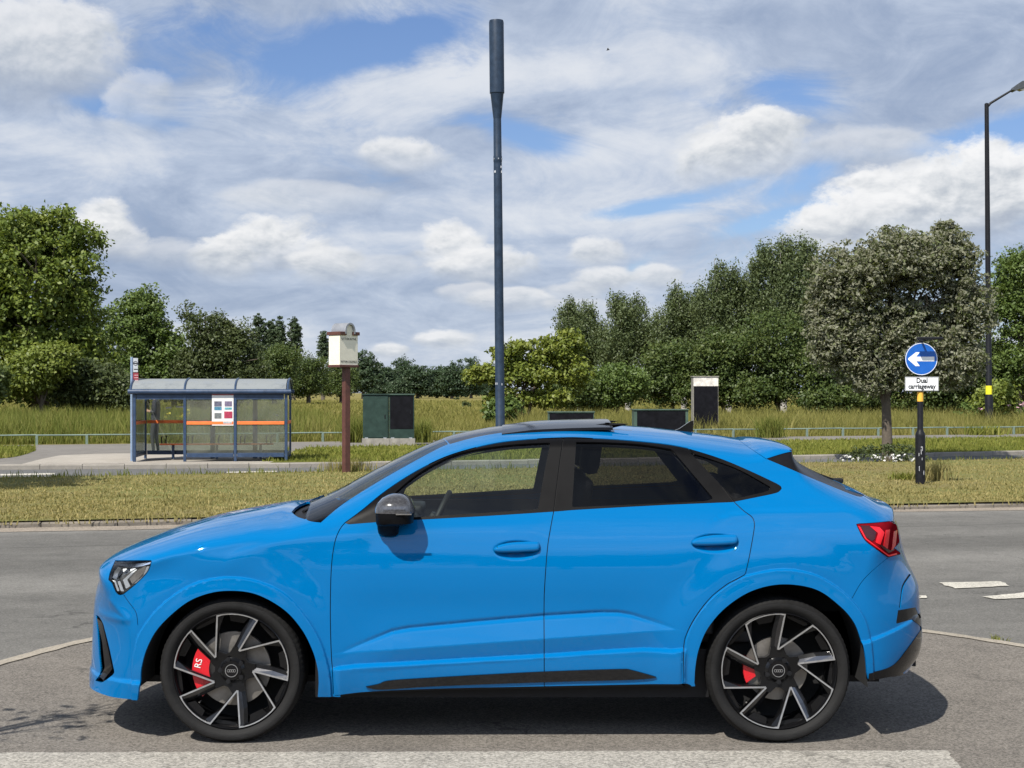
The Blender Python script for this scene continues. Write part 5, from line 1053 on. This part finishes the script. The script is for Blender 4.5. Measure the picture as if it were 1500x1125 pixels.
def panel(name, mask, m, off=0, depth=.012, parent=None, flange=True, both=False, only_far=False, fm=None):
    fs = CF[mask]; used, inv = np.unique(fs, return_inverse=True); fs = inv.reshape(-1, 3)
    n = CN[used]; P = np.stack([CV[used,0], -CW[used], CV[used,1]], 1)+n*off
    V = [P]; N = [n]; Fs = [fs]
    if flange and depth:
        ed = np.concatenate([fs[:,[0,1]], fs[:,[1,2]], fs[:,[2,0]]]); key = ed[:,0].astype(np.int64)*10**7+ed[:,1]; rev = ed[:,1].astype(np.int64)*10**7+ed[:,0]
        bd = ed[~np.isin(key, rev)]
        bd = bd[~((CW[used][bd[:,0]] < .002) & (CW[used][bd[:,1]] < .002))]
        if len(bd):
            a, b = P[bd[:,0]], P[bd[:,1]]; na, nb = n[bd[:,0]], n[bd[:,1]]; e = b-a; q = np.cross(e, na+nb); q /= np.maximum(np.linalg.norm(q, axis=1, keepdims=True), 1e-9)
            k = len(bd); base = len(P); V.append(np.concatenate([a, b, b-nb*depth, a-na*depth])); N.append(np.concatenate([q]*4)); i = np.arange(k)
            Fs.append(np.stack([base+i, base+3*k+i, base+2*k+i], 1)); Fs.append(np.stack([base+i, base+2*k+i, base+k+i], 1))
    V, N, Fs = np.concatenate(V), np.concatenate(N), np.concatenate(Fs)
    # the local y axis runs away from the camera: (x,z) triangles wound counter-clockwise face -y
    if both or only_far:
        Vm = V*np.array([1, -1, 1]); Nm = N*np.array([1, -1, 1])
        if only_far: V, N, Fs = Vm, Nm, Fs[:,::-1]
        else: Fs = np.concatenate([Fs, Fs[:,::-1]+len(V)]); V = np.concatenate([V, Vm]); N = np.concatenate([N, Nm])
    me = bpy.data.meshes.new(name); me.from_pydata(V.tolist(), [], Fs.tolist()); me.materials.append(m); me.polygons.foreach_set('use_smooth', np.ones(len(me.polygons), bool)); me.update()
    me.normals_split_custom_set_from_vertices([tuple(x) for x in N])
    o = bpy.data.objects.new(name, me); COL.objects.link(o); o.parent = parent or CAR; return o
def pair(name, mask, m, **kw):
    panel(name, mask, m, only_far=True, **kw); return panel(name, mask, m, **kw)
body = panel('body', lab == 'body', M_paint, both=True)
far_doors = panel('far_doors', (lab == 'door_f') | (lab == 'door_r'), M_paint, only_far=True)
props(far_doors, 'doors on the side turned away')
door_f = panel('front_door', lab == 'door_f', M_paint)
door_r = panel('rear_door', lab == 'door_r', M_paint)
panel('front_bumper', lab == 'bumper_f', M_paint, both=True); rbump = panel('rear_bumper', lab == 'bumper_r', M_paint, both=True)
panel('shut_line', lab == 'seam', M_seam, off=-.006, flange=False, both=True)
pair('window_trim', lab == 'trim', M_satin, off=.0006, depth=.02)
def windows(nm, mask, m, off): return panel(nm, mask, m, off=off, flange=False)
g1 = windows('front_window', lab == 'glass_f', M_glf, -.007); g1.parent = door_f
g2 = windows('rear_window', lab == 'glass_r', M_glr, -.007); g2.parent = door_r
g3 = windows('quarter_window', lab == 'glass_q', M_glr, -.006)
panel('far_window', lab == 'glass_f', M_glf, off=-.007, flange=False, only_far=True); panel('far_window', (lab == 'glass_r') | (lab == 'glass_q'), M_glr, off=-.007, flange=False, only_far=True)
panel('windscreen', lab == 'windscreen', M_glw, off=-.002, flange=False, both=True)
panel('rear_screen', lab == 'rearglass', mat('rear_screen_black', (.008, .008, .010), .3, spec=.12, var=.2), off=-.003, depth=.02, both=True)
panel('roof_glass', lab == 'roofglass', M_panr, off=-.001, depth=.02, both=True)
panel('cowl', lab == 'cowl', M_plast, off=-.022, depth=.0, flange=False, both=True)
pair('sill_blade', lab == 'blade', M_gloss, off=.008, depth=.02)
panel('sill', lab == 'sill', M_plast, off=-.012, depth=.02, both=True)
pair('diffuser', lab == 'diffuser', M_gloss, off=.004, depth=.03)
pair('reflector', lab == 'reflector', M_gloss, off=-.001, depth=.01)

def grille_fn(t, p, c):
    s = t.node('ShaderNodeSeparateXYZ'); t.l.new(c, s.inputs[0])
    b = t.node('ShaderNodeTexVoronoi'); b.inputs['Scale'].default_value = 70; t.l.new(c, b.inputs['Vector'])
    t.put(p.inputs['Base Color'], t.ramp(b.outputs[0], [(.2, (.004, .004, .004)), (.6, (.03, .03, .032))])); p.inputs['Roughness'].default_value = .3
pair('air_intake', lab == 'intake', mat('honeycomb_grille', fn=grille_fn, var=0), off=-.03, depth=-.028)
# gloss black fin standing in the intake
fin = L([(141,905),(149,912),(157,948),(164,980),(152,995),(147,990),(153,978),(149,940)], sm=False)
def skin_poly(name, outline, m, off, thick, parent, sp=.014, dome=0):
    """a small plate of given thickness lying on the body skin"""
    P = np.asarray(outline); lo, hi = P.min(0), P.max(0); g = np.stack(np.meshgrid(np.arange(lo[0], hi[0], sp), np.arange(lo[1], hi[1], sp)), -1).reshape(-1, 2); g = g[pip(g, P)]
    v, e, f, *_ = delaunay_2d_cdt([Vector(p) for p in P]+[Vector(p) for p in g], [(i, (i+1) % len(P)) for i in range(len(P))], [], 0, 1e-7)
    v = np.array([tuple(x) for x in v]); f = np.array([list(x) for x in f]); f = f[pip(v[f].mean(1), P)]
    w = shape(v); n = normals(v, w); q = np.stack([v[:,0], -w, v[:,1]], 1); k = len(v)
    th_ = np.full(k, thick)
    if dome: th_ = thick+dome*np.sqrt(np.clip(1-(1-np.clip(seg_dist(v, P, True)[0]/.016, 0, 1))**2, 0, 1))
    ed = np.concatenate([f[:,[0,1]], f[:,[1,2]], f[:,[2,0]]]); key = ed[:,0]*100000+ed[:,1]; rev = ed[:,1]*100000+ed[:,0]; bd = ed[~np.isin(key, rev)]
    V = np.concatenate([q+n*(off+th_)[:,None], q+n*off]); Fs = [list(map(int, x)) for x in f]+[list(map(int, x[::-1]+k)) for x in f]+[[int(b), int(a), int(a+k), int(b+k)] for a, b in bd]
    o = meshobj(name, V, Fs, m, parent)
    bm = bmesh.new(); bm.from_mesh(o.data); bmesh.ops.recalc_face_normals(bm, faces=bm.faces); bm.to_mesh(o.data); bm.free(); smooth_angle(o.data, 40); return o
skin_poly('intake_fin', fin, M_gloss, -.012, .010, CAR)

# ---- lamps
M_chrome = mat('lamp_reflector', (.55, .56, .58), .12, metal=1, var=.25, vscale=30)
M_lampdark = mat('lamp_dark', (.20, .205, .21), .25, metal=.8, var=.5, vscale=25)
M_lampw = mat('lamp_light_guide', (.88, .90, .90), .25, var=.05)
M_lens = glassmat('clear_lens', (.97, .98, .98), refl=.8)
head = pair('headlight', lab == 'head', M_lampdark, off=-.035, depth=-.035)
ln = panel('lens', lab == 'head', M_lens, off=-.001, flange=False); ln.parent = head
for nm, P, m, o_ in (('light_guide', [(162.4,849.6),(168,851),(174,866),(170.5,866.5),(166.4,854)], M_lampw, -.016), ('light_guide', [(171,852),(175,851.6),(180.5,866.5),(176,866.5)], M_lampw, -.016), ('light_guide', [(179,850),(197.6,834.4),(199.5,835.5),(185,849.6),(190,859),(183.5,863)], M_lampw, -.018),
                     ('light_guide', [(196,855),(209,844),(214,831),(218.6,831),(212.5,843.5),(199.5,854)], M_lampw, -.014), ('reflector', [(172,824.5),(222,822.5),(220,826),(203,829.5),(186,829)], M_chrome, -.014), ('reflector', [(177.6,830),(184,830),(178.4,836)], M_lampw, -.02), ('reflector', [(188.8,832),(197.6,831.5),(189.6,838)], M_lampw, -.02),
                     ('reflector', [(163,846),(166,834),(172,827),(176,831),(171,840),(170,849)], M_lampdark, -.016), ('reflector', [(188,849),(200,836.5),(213,829.5),(210,840),(200,850),(192,856)], M_chrome, -.026)):
    skin_poly(nm, L(P, sm=False, step=.006), m, o_, .004, head, .01)
def tail_fn(t, p, c):
    p.inputs['Coat Weight'].default_value = 1
M_tail = mat('red_lens', (.15, .004, .008), .3, coat=0, spec=.0, var=.3, vscale=20); M_tailb = mat('bright_red_guide', (.62, .010, .018), .2, spec=.35, var=.1); M_taild = mat('dark_red_lens', (.035, .004, .006), .14, spec=.35, var=.2)
tl = pair('tail_light', lab == 'tail', M_tail, off=.001, depth=.015)
for P, m in (([(1260,770),(1273,770),(1283,780),(1281,790),(1277,793),(1268,786)], M_taild), ([(1274,771),(1288,772.5),(1295,780),(1289,798),(1282,794.5),(1286,781)], M_tailb), ([(1297,776.5),(1303,775.5),(1299.5,804),(1293.5,799.5)], M_tailb), ([(1308.5,778.5),(1313.5,776.5),(1311,799),(1305,808)], M_tailb), ([(1256.5,770.5),(1260,772),(1269,789),(1301,813),(1313,810),(1313,812.5),(1301,815.2),(1267,789.5)], M_tailb), ([(1288,799),(1291,798),(1303,806.5),(1309,803),(1309,806),(1301,810)], M_taild)):
    skin_poly('light_guide', L(P, sm=False, step=.006), m, .0015, .002, tl, .01)

# ---- door handles
for dr, (cx, cy) in ((door_f, (757, 803)), (door_r, (1047, 793))):
    P = np.array([(-34,3),(-31,-1.5),(-20,-5.5),(-4,-8),(14,-8.6),(30,-8.5),(33.5,-5.5),(33.5,1.5),(30,4.5),(16,5.8),(-8,6.8),(-24,7.0),(-31,6)], float)+np.array([cx, cy])
    q = resample(px2(catmull(P, 5, True), 7.52), .008, True); skin_poly('door_handle', q, M_paint, .004, .006, dr, .005, dome=.013)

# ---- mirror
def ellip_solid(name, rings, m, parent, n=20):
    """rings: (x0,x1,y0,y1,z) rounded sections stacked in z"""
    v = []; f = []
    for (x0, x1, y0, y1, z) in rings:
        for k in range(n):
            a = 2*math.pi*k/n; c, s = math.cos(a), math.sin(a); c = math.copysign(abs(c)**.7, c); s = math.copysign(abs(s)**.7, s)
            v.append(((x0+x1)/2+(x1-x0)/2*c, (y0+y1)/2+(y1-y0)/2*s, z))
    for i in range(len(rings)-1):
        for k in range(n): f.append([i*n+k, i*n+(k+1) % n, (i+1)*n+(k+1) % n, (i+1)*n+k])
    f += [list(range(n))[::-1], [(len(rings)-1)*n+k for k in range(n)]]
    o = meshobj(name, v, f, m, parent); smooth_angle(o.data, 50); return o
def mx_(px): return (px-CX)*7.50/F
def mz_(py): return HZ-(py-CY)*7.50/F
M_cap = mat('carbon_mirror_cap', (.045, .045, .048), .14, coat=1, var=.55, vscale=90)
MY0, MY1 = -1.045, -.84
mir = ellip_solid('door_mirror', [(mx_(552.5), mx_(590), MY0+.03, MY1, mz_(768.5)), (mx_(551.5), mx_(606), MY0+.004, MY1, mz_(765)), (mx_(551), mx_(606.5), MY0, MY1, mz_(756)), (mx_(551), mx_(608), MY0, MY1, mz_(749.5))], M_satin, door_f)
ellip_solid('mirror_cap', [(mx_(549.5), mx_(608.8), MY0-.002, MY1+.01, mz_(750)), (mx_(550.2), mx_(608.6), MY0-.003, MY1+.01, mz_(744)), (mx_(553.5), mx_(606), MY0+.004, MY1+.01, mz_(736)), (mx_(560), mx_(601), MY0+.03, MY1, mz_(729)), (mx_(569), mx_(594), MY0+.07, MY1-.02, mz_(724.4)), (mx_(575), mx_(588), MY0+.09, MY1-.05, mz_(722.8))], M_cap, mir)
ellip_solid('mirror_foot', [(mx_(561), mx_(579), -.905, -.845, mz_(786.5)), (mx_(553.5), mx_(583), -.94, -.84, mz_(782)), (mx_(552.5), mx_(583.5), -.97, -.84, mz_(774)), (mx_(552.5), mx_(585), -1.0, -.84, mz_(766))], M_paint if False else M_satin, mir)
mb = MB(); mb.box(((mx_(583)+mx_(605))/2, MY0-.003, mz_(750.5)), (.075, .006, .006)); mb.build('indicator_strip', M_chrome, mir)

# ---- sunroof panel tilted open, spoiler, aerial, wiper
def sheet(name, rows, m, parent, thick=.012, sm=True):
    """rows of (x,y,z) -> plate of given thickness"""
    A = np.array(rows, float); a, b = A.shape[:2]; top = A.reshape(-1, 3); bot_ = top-np.array([0, 0, thick]); V = np.concatenate([top, bot_]); k = a*b; f = []
    for i in range(a-1):
        for j in range(b-1): q = [i*b+j, (i+1)*b+j, (i+1)*b+j+1, i*b+j+1]; f += [q, [x+k for x in q[::-1]]]
    ring = [j for j in range(b)]+[i*b+b-1 for i in range(1, a)]+[(a-1)*b+j for j in range(b-2, -1, -1)]+[i*b for i in range(a-2, 0, -1)]
    f += [[ring[i], ring[(i+1) % len(ring)], ring[(i+1) % len(ring)]+k, ring[i]+k] for i in range(len(ring))]
    o = meshobj(name, V, f, m, parent); bm = bmesh.new(); bm.from_mesh(o.data); bmesh.ops.recalc_face_normals(bm, faces=bm.faces); bm.to_mesh(o.data); bm.free(); smooth_angle(o.data, 35); return o
rows = []
for i in range(12):
    t = i/11; px = 736+t*153; py = np.interp(px, [736,760,780,830,870,889], [624.2,621.0,618.4,616.2,615.2,615.2]); x, _, z = up(px, py, YC); rows.append([(x, y, z+.006-.035*(abs(y)/.5)**2.2) for y in np.linspace(-.50, .50, 15)])
sheet('sunroof', rows, M_panr, CAR, .014)
mb = MB(); x0 = up(780, 620, YC)[0]; x1 = up(889, 620, YC)[0]
[mb.prism([(x0+.12, 1.53), (x1-.02, 1.53), (x1-.01, 1.562), (x0+.5, 1.556)], a_, a_+.02) for a_ in (-.42, .40)]; mb.prism([(x1-.05, 1.53), (x1-.02, 1.53), (x1-.01, 1.562), (x1-.03, 1.562)], -.398, .398); mb.build('sunroof_surround', M_plast, CAR)
x, _, z = up(1003, 631, YC); mb = MB(); mb.prism([(x-.075, z-.004), (x-.03, z+.012), (x+.028, z+.052), (x+.047, z+.056), (x+.043, z-.006)], -.014, .014); mb.build('roof_aerial', M_gloss, CAR)
x, _, z = up(1224, 702, YC); mb = MB(); mb.box((x, -.02, z-.006), (.07, .05, .026), ch=.008); mb.tube([(x, -.02, z-.006), (x-.12, -.12, z+.035), (x-.25, -.25, z+.09)], .006, 8); mb.build('rear_wiper', M_plast, CAR)
mb = MB()
for yy in (-.25, .3): mb.tube([up(452, 744, YC-yy)[0:1]+(-yy-.2, 1.105), (-1.0, -yy+.1, 1.13), (-.93, -yy+.35, 1.175)], .009, 6)
mb.build('windscreen_wiper', M_plast, CAR)

# ---- underside, wheel housings
mb = MB(); mb.box((0, 0, .33), (1.95, 1.62, .24)); mb.box((-1.40, 0, .42), (1.1, 1.12, .36)); mb.box((1.33, 0, .42), (1.1, 1.12, .36)); mb.box((-1.98, 0, .36), (.30, .80, .22)); mb.box((1.96, 0, .42), (.3, .80, .26)); mb.build('underbody', M_plast, CAR)
M_arch = mat('wheel_arch_liner', (.007, .007, .007), .95, var=.2)
for cx, pol in ((-1.377, ar_f), (1.307, ar_r)):
    P = inset(np.concatenate([pol, ]), -.006); P = P[P[:,1] > .27]
    for sgn in (1, -1):
        v = []; f = []; b = 0
        for (x, z) in P: v += [(x, -sgn*.895, z), (x, -sgn*.56, z)]
        f += [[b+2*i, b+2*i+1, b+2*i+3, b+2*i+2] for i in range(len(P)-1)]; f.append([b+2*i+1 for i in range(len(P))])
        meshobj('arch_liner', v, f, M_arch, CAR)

# ---- wheels
M_rub = mat('tyre_rubber', (.0105, .0102, .010), .7, spec=.22, var=.35, vscale=14, bump=.3, bscale=120)
M_rimb = mat('rim_black', (.005, .005, .0055), .16, spec=.32, var=.3)
M_rims = mat('rim_machined', (.50, .50, .50), .32, metal=.85, var=.12, vscale=30)
M_rimg = mat('rim_smoked_facet', (.10, .10, .105), .20, metal=1, var=.2)
M_disc = mat('brake_disc_steel', (.20, .185, .165), .45, metal=.7, var=.25, vscale=20); M_red = mat('caliper_red', (.50, .006, .014), .25, coat=.6, var=.1); M_wtext = mat('white_print', (.72, .70, .68), .5, var=.05)
RT, RR = .3545, .2920
def wheel(cx, cz, yface, rot, steer, front):
    """outer tyre face at y = yface (towards the camera), axis along y"""
    W = bpy.data.objects.new('wheel', None); COL.objects.link(W); W.parent = CAR; W.location = (cx, yface, cz); W.rotation_euler = (0, 0, steer); W.empty_display_size = .1
    n = 240; prof = [(RR-.012, .030), (RR-.002, .018), (RR+.006, .012), (RR+.012, .006), (RR+.020, .0015), (RR+.032, .0), (RR+.040, .001), (RR+.0405, .0025), (RR+.044, .0025), (RR+.0445, .004), (RT-.014, .013), (RT-.008, .020), (RT-.003, .030)]
    y = .038
    for k in range(4): prof += [(RT, y), (RT+.0005, y+.040), (RT-.007, y+.0405), (RT-.007, y+.048)]; y += .0485
    prof += [(RT-.003, y), (RT-.015, y+.018), (RR+.02, y+.03), (RR-.01, y+.01)]
    v = []; f = []
    for (r0, h) in prof:
        for k in range(n):
            a = 2*math.pi*k/n; r = r0
            if r0 > RT-.010 and .012 < h < .07 or (r0 > RT-.004 and h > .17): r = r0-(.0026 if k % 3 == 0 else 0)
            v.append((r*math.cos(a), h, r*math.sin(a)))
    for i in range(len(prof)-1):
        for k in range(n): f.append([i*n+k, (i+1)*n+k, (i+1)*n+(k+1) % n, i*n+(k+1) % n])
    ty = meshobj('tyre', v, f, M_rub, W); bm = bmesh.new(); bm.from_mesh(ty.data); bmesh.ops.recalc_face_normals(bm, faces=bm.faces); bm.to_mesh(ty.data); bm.free(); smooth_angle(ty.data, 30)
    # flatten the contact patch a little
    for vv in ty.data.vertices: vv.co.z = max(vv.co.z, -cz+.001)
    rim = MB(); rim.lathe([(RR-.004, .016), (RR-.009, .012), (RR-.016, .020), (RR-.024, .05), (RR-.034, .12), (RR-.03, .22), (RR-.012, .235)], 72, 'y')
    rm = rim.build('rim', M_rimb, W, True, 35)
    bk = MB(); bk.lathe([(.0, .20), (.26, .20)], 40, 'y'); bk.build('wheel_back', M_arch, W)
    # five fan shaped petals: machined outline, two dark spokes each
    def pol(r, a): a = R(a+rot); return np.array([r*math.cos(a), r*math.sin(a)])
    ro = RR-.010; ri = .106; mach = MB(); spo = MB(); facs = []
    yo, yi = .012, .034                                            # outer ends sit further out than the hub
    def yy_(q): r = math.hypot(q[0], q[1]); return yi+(yo-yi)*min(1, max(0, (r-.05)/(ro-.05)))
    def plate(mbx, poly, front_off, back, m=None):
        k = len(poly); v = [(q[0], yy_(q)+front_off, q[1]) for q in poly]+[(q[0], yy_(q)+back, q[1]) for q in poly]
        mbx.raw(v, [list(range(k)), [k+i for i in range(k)][::-1]]+[[i, k+i, k+(i+1) % k, (i+1) % k] for i in range(k)])
    for k in range(5):
        b = -72*k; A = pol(ri, 142+b); T1 = pol(ro, 104.8+b); T2 = pol(ro, 62+b); B = pol(ri*.96, 68+b)
        arc = [pol(ro, 104.8+b+(62-104.8)*i/8) for i in range(9)]
        # machined ribbon: A -> T1 -> arc -> T2 -> B
        path = [A+(T1-A)*i/8 for i in range(8)]+arc+[T2+(B-T2)*i/8 for i in range(1, 9)]
        P = np.array(path); cen_ = pol(.19, 84+b)
        t = np.gradient(P, axis=0); t /= np.linalg.norm(t, axis=1, keepdims=True); nrm = np.stack([t[:,1], -t[:,0]], 1)
        sgn = np.sign(np.sum((cen_-P)*nrm, 1)); nrm *= np.where(sgn == 0, 1, sgn)[:,None]
        wd = np.array([.0075]*8+[.0050]*9+[.0075]*8); Q = P+nrm*wd[:,None]
        Q[8] = T1+(cen_-T1)/np.linalg.norm(cen_-T1)*.010; Q[16] = T2+(cen_-T2)/np.linalg.norm(cen_-T2)*.010
        for i in range(len(P)-1): plate(mach, [P[i], P[i+1], Q[i+1], Q[i]], 0, .008)
        # spokes inside the petal: left arm (swept) and right arm (radial)
        H1, H2 = pol(.050, 160+b), pol(.050, 100+b); H3, H4 = pol(.050, 100+b), pol(.050, 50+b)
        inL = pol(ro-.004, 92+b); inLi = pol(.150, 118+b); inR = pol(ro-.004, 72.5+b); inRi = pol(.125, 84+b)
        def slope(mbx, outer, inner, oo, oi):
            k = len(outer); v = [(q[0], yy_(q)+oo, q[1]) for q in outer]+[(q[0], yy_(q)+oi, q[1]) for q in inner]+[(q[0], yy_(q)+.050, q[1]) for q in outer]+[(q[0], yy_(q)+.052, q[1]) for q in inner]; f = []
            for i in range(k-1): f += [[i, i+1, k+i+1, k+i], [k+i, k+i+1, 3*k+i+1, 3*k+i], [i, 2*k+i, 2*k+i+1, i+1], [2*k+i, 3*k+i, 3*k+i+1, 2*k+i+1]]
            f += [[0, k, 3*k, 2*k], [k-1, 3*k-1, 4*k-1, 2*k-1]]; mbx.raw(v, f)
        slope(spo, [A, A+(T1-A)*.5, T1], [pol(.116, 127+b), pol(.20, 108.5+b), pol(ro-.004, 97+b)], .004, .020)
        fac = MB(); slope(fac, [B, B+(T2-B)*.5, T2], [pol(.118, 77.5+b), pol(.20, 71.3+b), pol(ro-.008, 66.8+b)], .003, .014); facs.append(fac)
        slope(spo, [pol(.118, 77.5+b), pol(.20, 71.3+b), pol(ro-.008, 66.8+b)], [pol(.118, 86+b), pol(.195, 76.5+b), pol(ro-.004, 70.5+b)], .015, .028)
        plate(spo, [A, pol(.116, 127+b), pol(.086, 112+b), pol(.086, 98+b), pol(.118, 86+b), pol(.118, 77.5+b), B, H4, H2, H1], .010, .05)
        # web below the rim edge between the arms and across the gap
        plate(spo, [pol(ro-.006, 93+b), pol(ro-.006, 72+b), pol(ro-.045, 76+b), pol(ro-.040, 92+b)], .028, .045)
        plate(spo, [pol(ro-.006, 61+b), pol(ro-.006, 34+b), pol(ro-.030, 38+b), pol(ro-.022, 58+b)], .030, .045)
    s = spo.build('spokes', M_rimb, rm); mach.build('machined_edge', M_rims, rm); [q_.build('spoke_facet', M_rimg, rm) for q_ in facs]
    hub = MB(); hub.lathe([(.0, .026), (.046, .027), (.052, .034), (.066, .045), (.080, .054), (.084, .07)], 40, 'y'); hub.build('hub', M_rimb, rm, True, 40)
    for k in range(5): bolts = MB(); q = pol(.0565, 142-72*k-34); bolts.lathe([(.0, .0245), (.006, .0245), (.0065, .026), (.0115, .026), (.012, .034)], 12, 'y', (q[0], 0, q[1])); bolts.build('wheel_bolt', M_plast, rm, True)
    cap = MB(); cap.lathe([(.0, .021), (.028, .021), (.0285, .0225), (.031, .0225), (.032, .03)], 40, 'y'); cap.build('hub_cap', M_gloss, rm, True, 30)
    lg = MB()
    lg.lathe([(.0288, .0208), (.0312, .0208), (.0312, .023), (.0288, .023), (.0288, .0208)], 40, 'y')
    for i in range(4):
        c = (-.0147+.0098*i, 0, 0); r0, r1 = .0055, .0072; lg.lathe([(r0, .0195), (r1, .0195), (r1, .022), (r0, .022), (r0, .0195)], 20, 'y', c)
    lg.build('ring_emblem', M_rims, rm)
    vs = MB(); q = pol(.225, 205-110); vs.tube([(-.155, .04, -.15), (-.158, .022, -.155)], .004, 8); vs.build('valve_stem', M_chrome, rm)
    d = MB(); r = .182 if front else .155; d.lathe([(.07, .085), (.075, .092), (r, .092), (r, .118), (.07, .118)], 64, 'y'); d.lathe([(.0, .06), (.066, .062), (.07, .092)], 40, 'y'); d.build('brake_disc', M_disc, W, True, 30)
    cp = MB(); a0, a1 = (142, 222) if front else (158, 205); ro_, ri_ = (.200, .118) if front else (.165, .110)
    pl = [(ro_*math.cos(R(a)), ro_*math.sin(R(a))) for a in np.linspace(a0, a1, 12)]+[(ri_*math.cos(R(a)), ri_*math.sin(R(a))) for a in np.linspace(a1-6, a0+6, 10)]
    cp.prism(pl, .058 if front else .075, .125); cal = cp.build('brake_caliper', M_red, W, True, 30)
    if front: text_mesh('caliper_lettering', 'RS', .045, M_wtext, cal, (-.168, .056, .030), (R(90), R(-76), 0), .0008)
    return W
YF = -.908
wheel(-1.377, RT, YF, 0, R(0), True); wheel(1.308, RT, YF, 21, 0, False)
for cx in (-1.377, 1.308):
    mb = MB(); mb.lathe([(.20, -.24), (RR, -.24), (RR+.02, -.245), (RT-.006, -.225), (RT, -.2), (RT, -.04), (RT-.006, -.015), (RR+.02, 0), (RR-.01, -.01), (.05, -.05), (0, -.05)], 48, 'y', (cx, .908, RT)); mb.build('far_wheel', M_rub, CAR, True, 40)

# ---- cabin
M_seat = mat('dark_seat_leather', (.018, .018, .019), .5, var=.3, bump=.3, bscale=60); M_cab = mat('dark_cabin_plastic', (.012, .012, .013), .6, var=.3); M_head = mat('grey_headlining', (.16, .16, .155), .9, var=.15)
def soft(name, c, d, m, parent, rot=(0,0,0), ch=.05):
    mb = MB(); mb.box((0,0,0), d, ch=ch); o = mb.build(name, m, parent, True, 60); o.location = c; o.rotation_euler = rot; return o
for yy in (-.37, .37):
    s = soft('front_seat', (.02, yy, .62), (.52, .50, .20), M_seat, CAR, (0, R(-6), 0), .06); b = soft('seat_back', (.30, 0, .34), (.15, .48, .62), M_seat, s, (0, R(20), 0), .06); soft('headrest', (.47, 0, .73), (.10, .27, .20), M_seat, s, (0, R(14), 0), .045)
rs = soft('rear_seat', (.88, 0, .66), (.5, 1.25, .2), M_seat, CAR, (0, R(-5), 0), .06); soft('seat_back', (.26, 0, .32), (.14, 1.22, .52), M_seat, rs, (0, R(25), 0), .05)
for yy in (-.42, .42): soft('headrest', (.42, yy, .60), (.09, .26, .15), M_seat, rs, (0, R(18), 0), .04)
soft('dashboard', (-.74, 0, .93), (.46, 1.42, .22), M_cab, CAR, (0, R(-6), 0), .05); soft('instrument_hood', (-.60, .37, 1.06), (.20, .36, .06), M_cab, CAR, (0, 0, 0), .025); soft('floor_console', (-.05, 0, .62), (1.1, .2, .22), M_cab, CAR, ch=.03); soft('cabin_floor', (.1, 0, .50), (2.2, 1.5, .06), M_cab, CAR, ch=.01)
soft('parcel_shelf', (1.50, 0, 1.06), (.62, 1.2, .05), M_cab, CAR, ch=.01)
for sgn in (-1, 1):
    for (xa, xb) in ((-.66, .16), (.20, 1.0)):
        soft('door_card', ((xa+xb)/2, sgn*.80, .80), (xb-xa, .06, .56), M_cab, CAR, ch=.02)
mb = MB(); cyl = []
ct = Matrix.Translation((-.44, .37, .98)) @ Matrix.Rotation(R(-64), 4, 'Y')
ring = [tuple(ct @ Vector((.185*math.cos(a), .185*math.sin(a), 0))) for a in np.linspace(0, 2*math.pi, 33)]
mb.tube(ring, .017, 8, False)
for a in (0, 180, 270): mb.tube([tuple(ct @ Vector((.17*math.cos(R(a+90)), .17*math.sin(R(a+90)), 0))), tuple(ct @ Vector((0, 0, -.01)))], .018, 6)
mb.lathe([(0, -.02), (.06, -.02), (.06, .02), (0, .02)], 16, 'z') if False else None
mb.build('steering_wheel', M_cab, CAR, True, 50)
for cx, yy in ((-.44, .37),): soft('steering_boss', (cx-.02, yy, .975), (.06, .13, .12), M_cab, CAR, (0, R(26), 0), .02)
mb = MB(); mb.box((-.36, 0, 1.375), (.04, .22, .06), ch=.012); mb.build('rear_view_mirror', M_cab, CAR)
# inner lining of pillars and roof so that the cabin is closed
panel('headlining', (lab == 'body') & (cen[:,1] > 1.16) | (lab == 'roofglass'), M_head, off=-.03, flange=False, both=True)
pair('pillar_lining', (lab == 'trim'), M_cab, off=-.03, flange=False)
